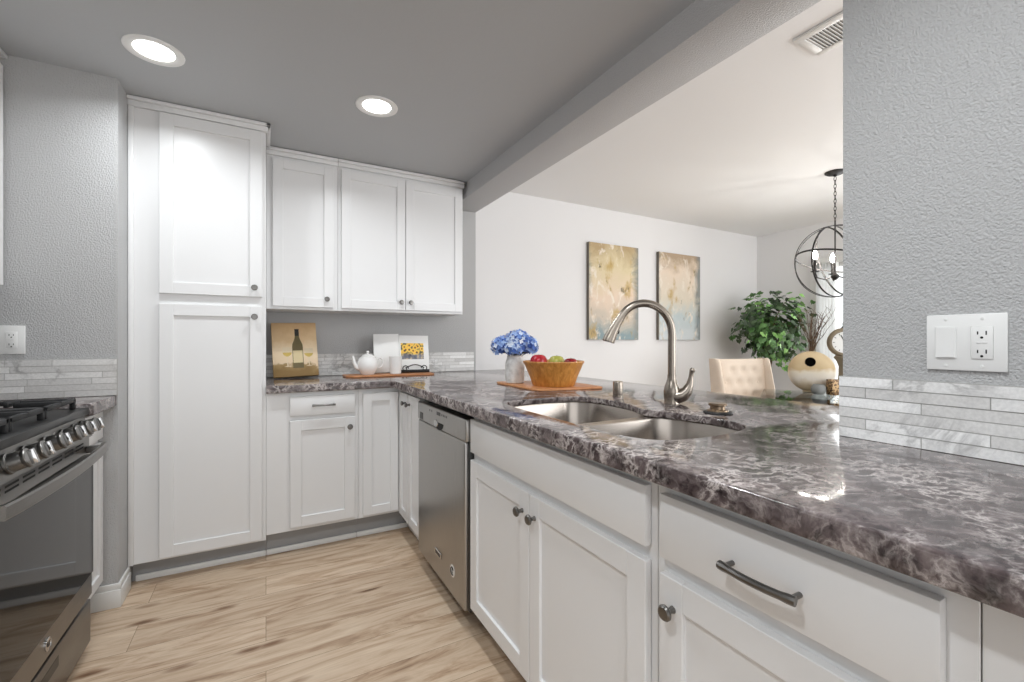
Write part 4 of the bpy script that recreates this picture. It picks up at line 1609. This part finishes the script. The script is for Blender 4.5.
for x in (-0.22, 0.22):
    for y in (-0.45, -0.03):
        MB().tube([(x, y, 0.375), (x * 1.04, y, 0.0)], [0.024, 0.016], 10).build('leg', M['dark_wood'], ch, local=True)

# glass dining table with a dark wooden trestle
E1 = Vector((0.4966, -0.868, 0))
E2 = Vector((-0.868, -0.4966, 0))
G0 = Vector((3.85, 2.395, 0))
ang = math.atan2(E1.y, E1.x)
tb = thing('dining_table', 'glass-topped dining table on a dark weathered wood base', 'table', G0, ang)


# local axes: +x along E1, -y along E2
def tl(s_, d_, z_):
    return (s_, -d_, z_)


gp = curve_plate(rrect(0.85, -0.5, 0.85, 0.5, 0.04, 6), [], 0.742, 0.754, 0.002)
gp.build('glass_top', M['glass'], tb, local=True)
b = MB()
b.box(0.11, 1.5, -0.42, -0.10, 0.655, 0.7405, 0.004)
b.box(0.115, 1.495, -0.425, -0.095, 0.69, 0.700, 0.002)
b.build('beam_top', M['dark_wood'], tb, local=True)
for x in (0.62, 1.2):
    b = MB()
    b.box(x, x + 0.12, -0.40, -0.12, 0.06, 0.654, 0.006)
    b.box(x - 0.05, x + 0.17, -0.50, -0.06, 0.0, 0.06, 0.008)
    b.build('leg', M['dark_wood'], tb, local=True)


def tpos(s_, d_, z_=0.7545):
    v_ = G0 + E1 * s_ + E2 * d_
    return (v_.x, v_.y, z_)


# round vase with a hole: flattened disc, hole cut through
vc = tpos(0.345, 0.095)
k = NT('sand_gradient_stoneware')
v = k.coords()
sx = k.n('ShaderNodeSeparateXYZ')
k.l(v, sx.inputs[0])
zz = k.math('ADD', k.math('MULTIPLY', sx.outputs['Z'], 2.9), k.math('MULTIPLY', k.math('SUBTRACT', k.noise(v, 9, 4), 0.5), 0.5))
c = k.ramp(zz, [(0.12, rgb(196, 178, 148)), (0.3, rgb(222, 214, 202)), (0.45, rgb(226, 216, 198)), (0.55, rgb(204, 180, 140)), (0.9, rgb(214, 192, 154))])
k.l(c, k.b.inputs['Base Color'])
k.set(Roughness=0.55)
k.bump(k.noise(v, 60, 3), 0.06, 0.002)
M['stoneware'] = k.m
vz = thing('disc_vase', 'large round flat stoneware vase with a hole, on the dining table', 'vase', vc, math.atan2(-0.90, 0.43))
R = 0.167
b = MB()
b.lathe([(0, -0.082), (R * 0.45, -0.081), (R * 0.72, -0.072), (R * 0.9, -0.052), (R * 0.985, -0.025), (R, 0.0), (R * 0.985, 0.025), (R * 0.9, 0.052), (R * 0.72, 0.072), (R * 0.45, 0.081), (0, 0.082)],
        (0, 0, R + 0.003), 48, (0, 1, 0))
b.lathe([(0, 0), (0.045, 0.0), (0.05, 0.004), (0.04, 0.02), (0, 0.02)], (0, 0, 0), 24, scale=(1.3, 1, 1))
body = b.build('vase_body', M['stoneware'], vz, local=True)
cutb = MB()
cutb.lathe([(0, -0.2), (0.038, -0.2), (0.038, 0.2), (0, 0.2)], (-0.005, 0, 0.25), 32, (0, 1, 0))
cuto = cutb.build('cutter', M['slot'])
cuto.matrix_world = vz.matrix_world
cuto.location = vz.location
cuto.rotation_euler = vz.rotation_euler
md = body.modifiers.new('hole', 'BOOLEAN')
md.object = cuto
md.operation = 'DIFFERENCE'
md.solver = 'EXACT'
bpy.context.view_layer.update()
dg = bpy.context.evaluated_depsgraph_get()
nm = bpy.data.meshes.new_from_object(body.evaluated_get(dg))
body.modifiers.clear()
body.data = nm
nm.materials.clear()
nm.materials.append(M['stoneware'])
for p_ in nm.polygons:
    p_.material_index = 0
    p_.use_smooth = True
nm.set_sharp_from_angle(angle=math.radians(40))
bpy.data.objects.remove(cuto)
b = MB()
b.lathe([(0.0375, -0.066), (0.0375, 0.066)], (-0.005, 0, 0.25), 32, (0, 1, 0))
b.lathe([(0, 0.02), (0.0375, 0.02)], (-0.005, 0, 0.25), 32, (0, 1, 0))
b.build('hole_lining', M['slot'], vz, local=True)

# dry branches standing in the vase
br = thing('dried_branches', 'bare dark twigs standing in the round stoneware vase', 'branches', (vc[0], vc[1], vc[2] + 0.33))
rnd = random.Random(5)
vm = WM[vz.name]
base = vm @ Vector((0.0, 0, 0.332))
b = MB()
tw = Vector((0.70, -0.72, 0))
for i in range(20):
    dx = rnd.uniform(-0.12, 0.16)
    dy = rnd.uniform(-0.06, 0.06)
    hh = rnd.uniform(0.2, 0.36)
    p0 = base + tw * rnd.uniform(-0.014, 0.014)
    pts = [p0]
    for s_ in (0.3, 0.55, 0.8, 1.0):
        pts.append(p0 + tw * (dx * s_ ** 1.3 + rnd.uniform(-.012, .012)) + Vector((tw.y, -tw.x, 0)) * dy * s_ + Vector((0, 0, hh * s_)))
    b.tube(pts, [0.0032, 0.0028, 0.0024, 0.0018, 0.001], 5)
    for q in range(3):
        a = pts[rnd.randint(2, 4)]
        b.tube([a, a + Vector((rnd.uniform(-.05, .05), rnd.uniform(-.05, .05), rnd.uniform(0.01, .07)))], [0.0017, 0.0008], 5)
b.build('twigs', M['trunk'], br)

# pot, patterned candle, clock
pc = tpos(0.385, 0.25)
pt_ = thing('small_pot', 'small round gray stone pot in front of the stoneware vase', 'pot', pc)
M['stone'] = plain('gray_stone', rgb(136, 138, 136), 0.6, var=0.2, bump=(50, 0.2, 0.003))
MB().lathe([(0, 0), (0.03, 0), (0.045, 0.012), (0.052, 0.035), (0.048, 0.06), (0.038, 0.074), (0.034, 0.078), (0.031, 0.072), (0, 0.06)], pc, 28).build('pot_body', M['stone'], pt_)
k = NT('leopard_print')
v = k.coords()
vo = k.n('ShaderNodeTexVoronoi')
vo.inputs['Scale'].default_value = 70
k.l(v, vo.inputs['Vector'])
c = k.ramp(vo.outputs['Distance'], [(0.0, rgb(196, 150, 96)), (0.2, rgb(190, 144, 90)), (0.3, rgb(58, 38, 26)), (0.5, rgb(70, 46, 30)), (0.62, rgb(206, 170, 120))])
k.l(c, k.b.inputs['Base Color'])
lc = tpos(0.487, 0.235)
lb = thing('candle_holder', 'spotted brown square candle holder beside the small stone pot', 'candle holder', lc, ang + 0.5)
MB().box(-0.038, 0.038, -0.038, 0.038, 0, 0.12, 0.004).build('holder', k.m, lb, local=True)
M['wax'] = plain('cream_wax', rgb(232, 214, 184), 0.5)
MB().lathe([(0, 0), (0.02, 0), (0.02, 0.075), (0.016, 0.079), (0, 0.078)], (0, 0, 0.1253), 20).build('candle', M['wax'], lb, local=True) if False else None

cpz = tpos(0.56, 0.13)
ck = thing('pedestal_clock', 'weathered beige pedestal clock half hidden by the gray wall', 'clock', cpz, -0.95)
M['clock_wood'] = plain('weathered_clock_wood', rgb(132, 120, 100), 0.6, var=0.2, bump=(60, 0.2, 0.002))
b = MB()
b.box(-0.058, 0.058, -0.045, 0.045, 0, 0.03, 0.006)
b.box(-0.048, 0.048, -0.037, 0.037, 0.03, 0.05, 0.006)
b.lathe([(0.04, 0.05), (0.034, 0.06), (0.028, 0.14), (0.026, 0.22), (0.036, 0.26), (0.05, 0.29), (0.04, 0.31)], (0, 0, 0), 4, scale=(1.4, 1.0, 1))
b.build('pedestal', M['clock_wood'], ck, local=True)
b = MB()
b.lathe([(0, -0.03), (0.10, -0.03), (0.112, -0.02), (0.116, 0.0), (0.112, 0.02), (0.10, 0.032), (0.088, 0.034), (0.084, 0.024), (0, 0.024)], (0, 0, 0.41), 40, (0, -1, 0))
case = b.build('clock_case', M['clock_wood'], ck, local=True)
b = MB()
b.lathe([(0.084, 0.025), (0, 0.0255)], (0, 0, 0.41), 36, (0, -1, 0))
b.build('clock_face', M['plastic_white'], case, local=True)
b = MB()
for a, L in ((2.0, 0.062), (0.5, 0.045)):
    b.tube([(0, -0.028, 0.41), (L * math.cos(a), -0.028, 0.41 + L * math.sin(a))], 0.003, 6)
for i in range(12):
    a = i * PI / 6
    b.tube([(0.066 * math.cos(a), -0.0265, 0.41 + 0.066 * math.sin(a)), (0.078 * math.cos(a), -0.0265, 0.41 + 0.078 * math.sin(a))], 0.0022, 5)
b.build('hands_and_marks', M['black_metal'], case, local=True)
b = MB()
b.lathe([(0.022, 0.525), (0.014, 0.535), (0.01, 0.545), (0.013, 0.555), (0.009, 0.57), (0.003, 0.585), (0, 0.588)], (0, 0, 0), 16)
b.build('finial', M['black_metal'], ck, local=True)

# corner plant
PX, PY = 4.75, 2.90
iv = thing('potted_tree', 'leafy green potted plant in the far corner of the dining room', 'plant', (PX, PY, 0))
MB().lathe([(0, 0), (0.13, 0), (0.135, 0.01), (0.165, 0.26), (0.175, 0.28), (0.17, 0.3), (0.155, 0.3), (0.15, 0.26), (0, 0.25)], (PX, PY, 0), 32).build('pot', M['stone'], iv)
b = MB()
rnd = random.Random(21)
for q in range(3):
    o = Vector((rnd.uniform(-.03, .03), rnd.uniform(-.03, .03), 0))
    b.tube([Vector((PX, PY, 0.255)) + o, Vector((PX, PY, 0.6)) + o * 1.6, Vector((PX, PY, 0.95)) - o, Vector((PX, PY, 1.3)) + o * 3], [0.014, 0.012, 0.01, 0.006], 8)
b.build('trunk', M['trunk'], iv)
k = NT('ivy_leaf')
at = k.n('ShaderNodeAttribute', attribute_name='tint')
c = k.ramp(at.outputs['Fac'], [(0.0, rgb(50, 66, 46)), (0.4, rgb(74, 100, 64)), (0.75, rgb(96, 142, 78)), (1.0, rgb(150, 200, 112))])
k.l(c, k.b.inputs['Base Color'])
k.set(Roughness=0.45)
M['ivy'] = k.m
b = MB()
shape = [(0, -0.1), (0.35, -0.3), (0.5, 0.05), (0.38, 0.25), (0.42, 0.5), (0.16, 0.55), (0, 1.0), (-0.16, 0.55), (-0.42, 0.5), (-0.38, 0.25), (-0.5, 0.05), (-0.35, -0.3)]
cl = []
for i in range(58):
    while True:
        d_ = Vector((rnd.uniform(-1, 1), rnd.uniform(-1, 1), rnd.uniform(-1, 1)))
        if d_.length < 1:
            break
    cl.append((Vector((PX + d_.x * 0.40, PY + d_.y * 0.33, 1.31 + d_.z * 0.40)), rnd.uniform(0.05, 0.85)))
for cpt, tn in cl:
    for q in range(15):
        p = cpt + Vector((rnd.gauss(0, .065), rnd.gauss(0, .065), rnd.gauss(0, .06)))
        if p.x > XD - 0.1 or p.y > YB - 0.1:
            continue
        rad = (p - Vector((PX, PY, 1.32)))
        nrm = (rad.normalized() * 0.7 + Vector((rnd.uniform(-.7, .7), rnd.uniform(-.7, .7), rnd.uniform(-.1, .9)))).normalized()
        dn = Vector((rnd.uniform(-.6, .6), rnd.uniform(-.6, .6), -1))
        t_ = (dn - nrm * dn.dot(nrm)).normalized()
        s_ = nrm.cross(t_)
        sz = rnd.uniform(0.045, 0.075)
        vv = [p + s_ * (x * sz) + t_ * (y * sz) - nrm * (abs(x) * sz * 0.25) for x, y in shape]
        ctr = p + t_ * (0.2 * sz)
        n_ = len(vv)
        b._add([ctr] + vv, [[0, 1 + i_, 1 + (i_ + 1) % n_] for i_ in range(n_)], max(0, min(1, tn + rnd.uniform(-.25, .25))), True)
b.build('foliage', M['ivy'], iv, fixn=False)
b = MB()
for cpt, tn in cl[:30]:
    m0 = Vector((PX, PY, 1.0 + rnd.uniform(0, .3)))
    b.tube([m0, (m0 + cpt) / 2 + Vector((0, 0, 0.06)), cpt], [0.005, 0.004, 0.002], 5)
b.build('stems', M['trunk'], iv)

# chandelier: open orb cage of bands, four candle lamps
CX, CY, CZ = 3.752, 1.784, 1.775
cd = thing('orb_chandelier', 'black open-orb chandelier with lit candle bulbs hanging over the dining table', 'chandelier', (CX, CY, CZ))
MB().lathe([(0, 0), (0.066, 0), (0.066, -0.008), (0.05, -0.018), (0.014, -0.024), (0.01, -0.034), (0, -0.034)], (CX, CY, DCEIL - 0.0004), 32).build('canopy', M['black_metal'], cd)
OR = 0.27
b = MB()
zc = DCEIL - 0.036
i = 0
while zc > CZ + OR + 0.03:
    pts = []
    for q in range(12):
        a = 2 * PI * q / 12
        if i % 2:
            pts.append((CX + 0.008 * math.cos(a), CY, zc - 0.016 + 0.018 * math.sin(a)))
        else:
            pts.append((CX, CY + 0.008 * math.cos(a), zc - 0.016 + 0.018 * math.sin(a)))
    b.tube(pts, 0.0022, 6, closed=True)
    zc -= 0.028
    i += 1
b.build('chain', M['black_metal'], cd)


def ring(nrm, rad, c0=(0, 0, 0), wd=0.012, th=0.004):
    nrm = Vector(nrm).normalized()
    u_ = nrm.orthogonal().normalized()
    w_ = nrm.cross(u_)
    c0 = Vector(c0)
    lo = []
    for i in range(64):
        a = 2 * PI * i / 64
        rd = u_ * math.cos(a) + w_ * math.sin(a)
        lo.append([c0 + rd * (rad + th / 2) + nrm * wd / 2, c0 + rd * (rad + th / 2) - nrm * wd / 2, c0 + rd * (rad - th / 2) - nrm * wd / 2, c0 + rd * (rad - th / 2) + nrm * wd / 2])
    lo.append(lo[0])
    b = MB()
    b.loft(lo)
    bmesh.ops.remove_doubles(b.bm, verts=b.bm.verts, dist=1e-6)
    return b.build('orb_ring', M['black_metal'], cd)


C0 = (CX, CY, CZ)
ring((1, 0.15, 0), OR, C0)
ring((0.1, 1, 0), OR - 0.005, C0)
ring((0.25, -0.1, 1), OR - 0.01, C0)
ring((0.75, 0.75, 0.02), OR - 0.0025, C0)
ring((0.7, -0.65, 0.3), OR - 0.0075, C0)
MB().tube([(CX, CY, CZ + OR + 0.035), (CX, CY, CZ - OR * 0.42)], 0.005, 10).build('center_rod', M['black_metal'], cd)
MB().lathe([(0, -0.03), (0.012, -0.025), (0.026, -0.008), (0.026, 0.006), (0.012, 0.018), (0.006, 0.03)], (CX, CY, CZ - OR * 0.42), 20).build('hub', M['black_metal'], cd)
M['candle_sleeve'] = plain('black_candle_sleeve', rgb(40, 36, 34), 0.5)
for i in range(3):
    a = 2.64 + i * 2 * PI / 3
    dx, dy = math.cos(a) * 0.15, math.sin(a) * 0.15
    zh = CZ - OR * 0.42
    b = MB()
    b.tube([(CX + dx * 0.1, CY + dy * 0.1, zh), (CX + dx * 0.5, CY + dy * 0.5, zh - 0.025), (CX + dx * 0.9, CY + dy * 0.9, zh - 0.01), (CX + dx, CY + dy, zh + 0.03)], 0.0045, 8)
    arm = b.build('arm', M['black_metal'], cd)
    MB().lathe([(0.006, 0.028), (0.028, 0.034), (0.03, 0.038), (0.008, 0.04), (0, 0.04)], (CX + dx, CY + dy, zh), 18).build('drip_pan', M['black_metal'], arm)
    MB().lathe([(0.011, 0.04), (0.011, 0.125), (0, 0.126)], (CX + dx, CY + dy, zh), 14).build('candle_sleeve', M['candle_sleeve'], arm)
    MB().lathe([(0.007, 0.1262), (0.013, 0.14), (0.0165, 0.155), (0.013, 0.175), (0.005, 0.195), (0, 0.2)], (CX + dx, CY + dy, zh), 14).build('bulb', M['bulb_glow'], arm)
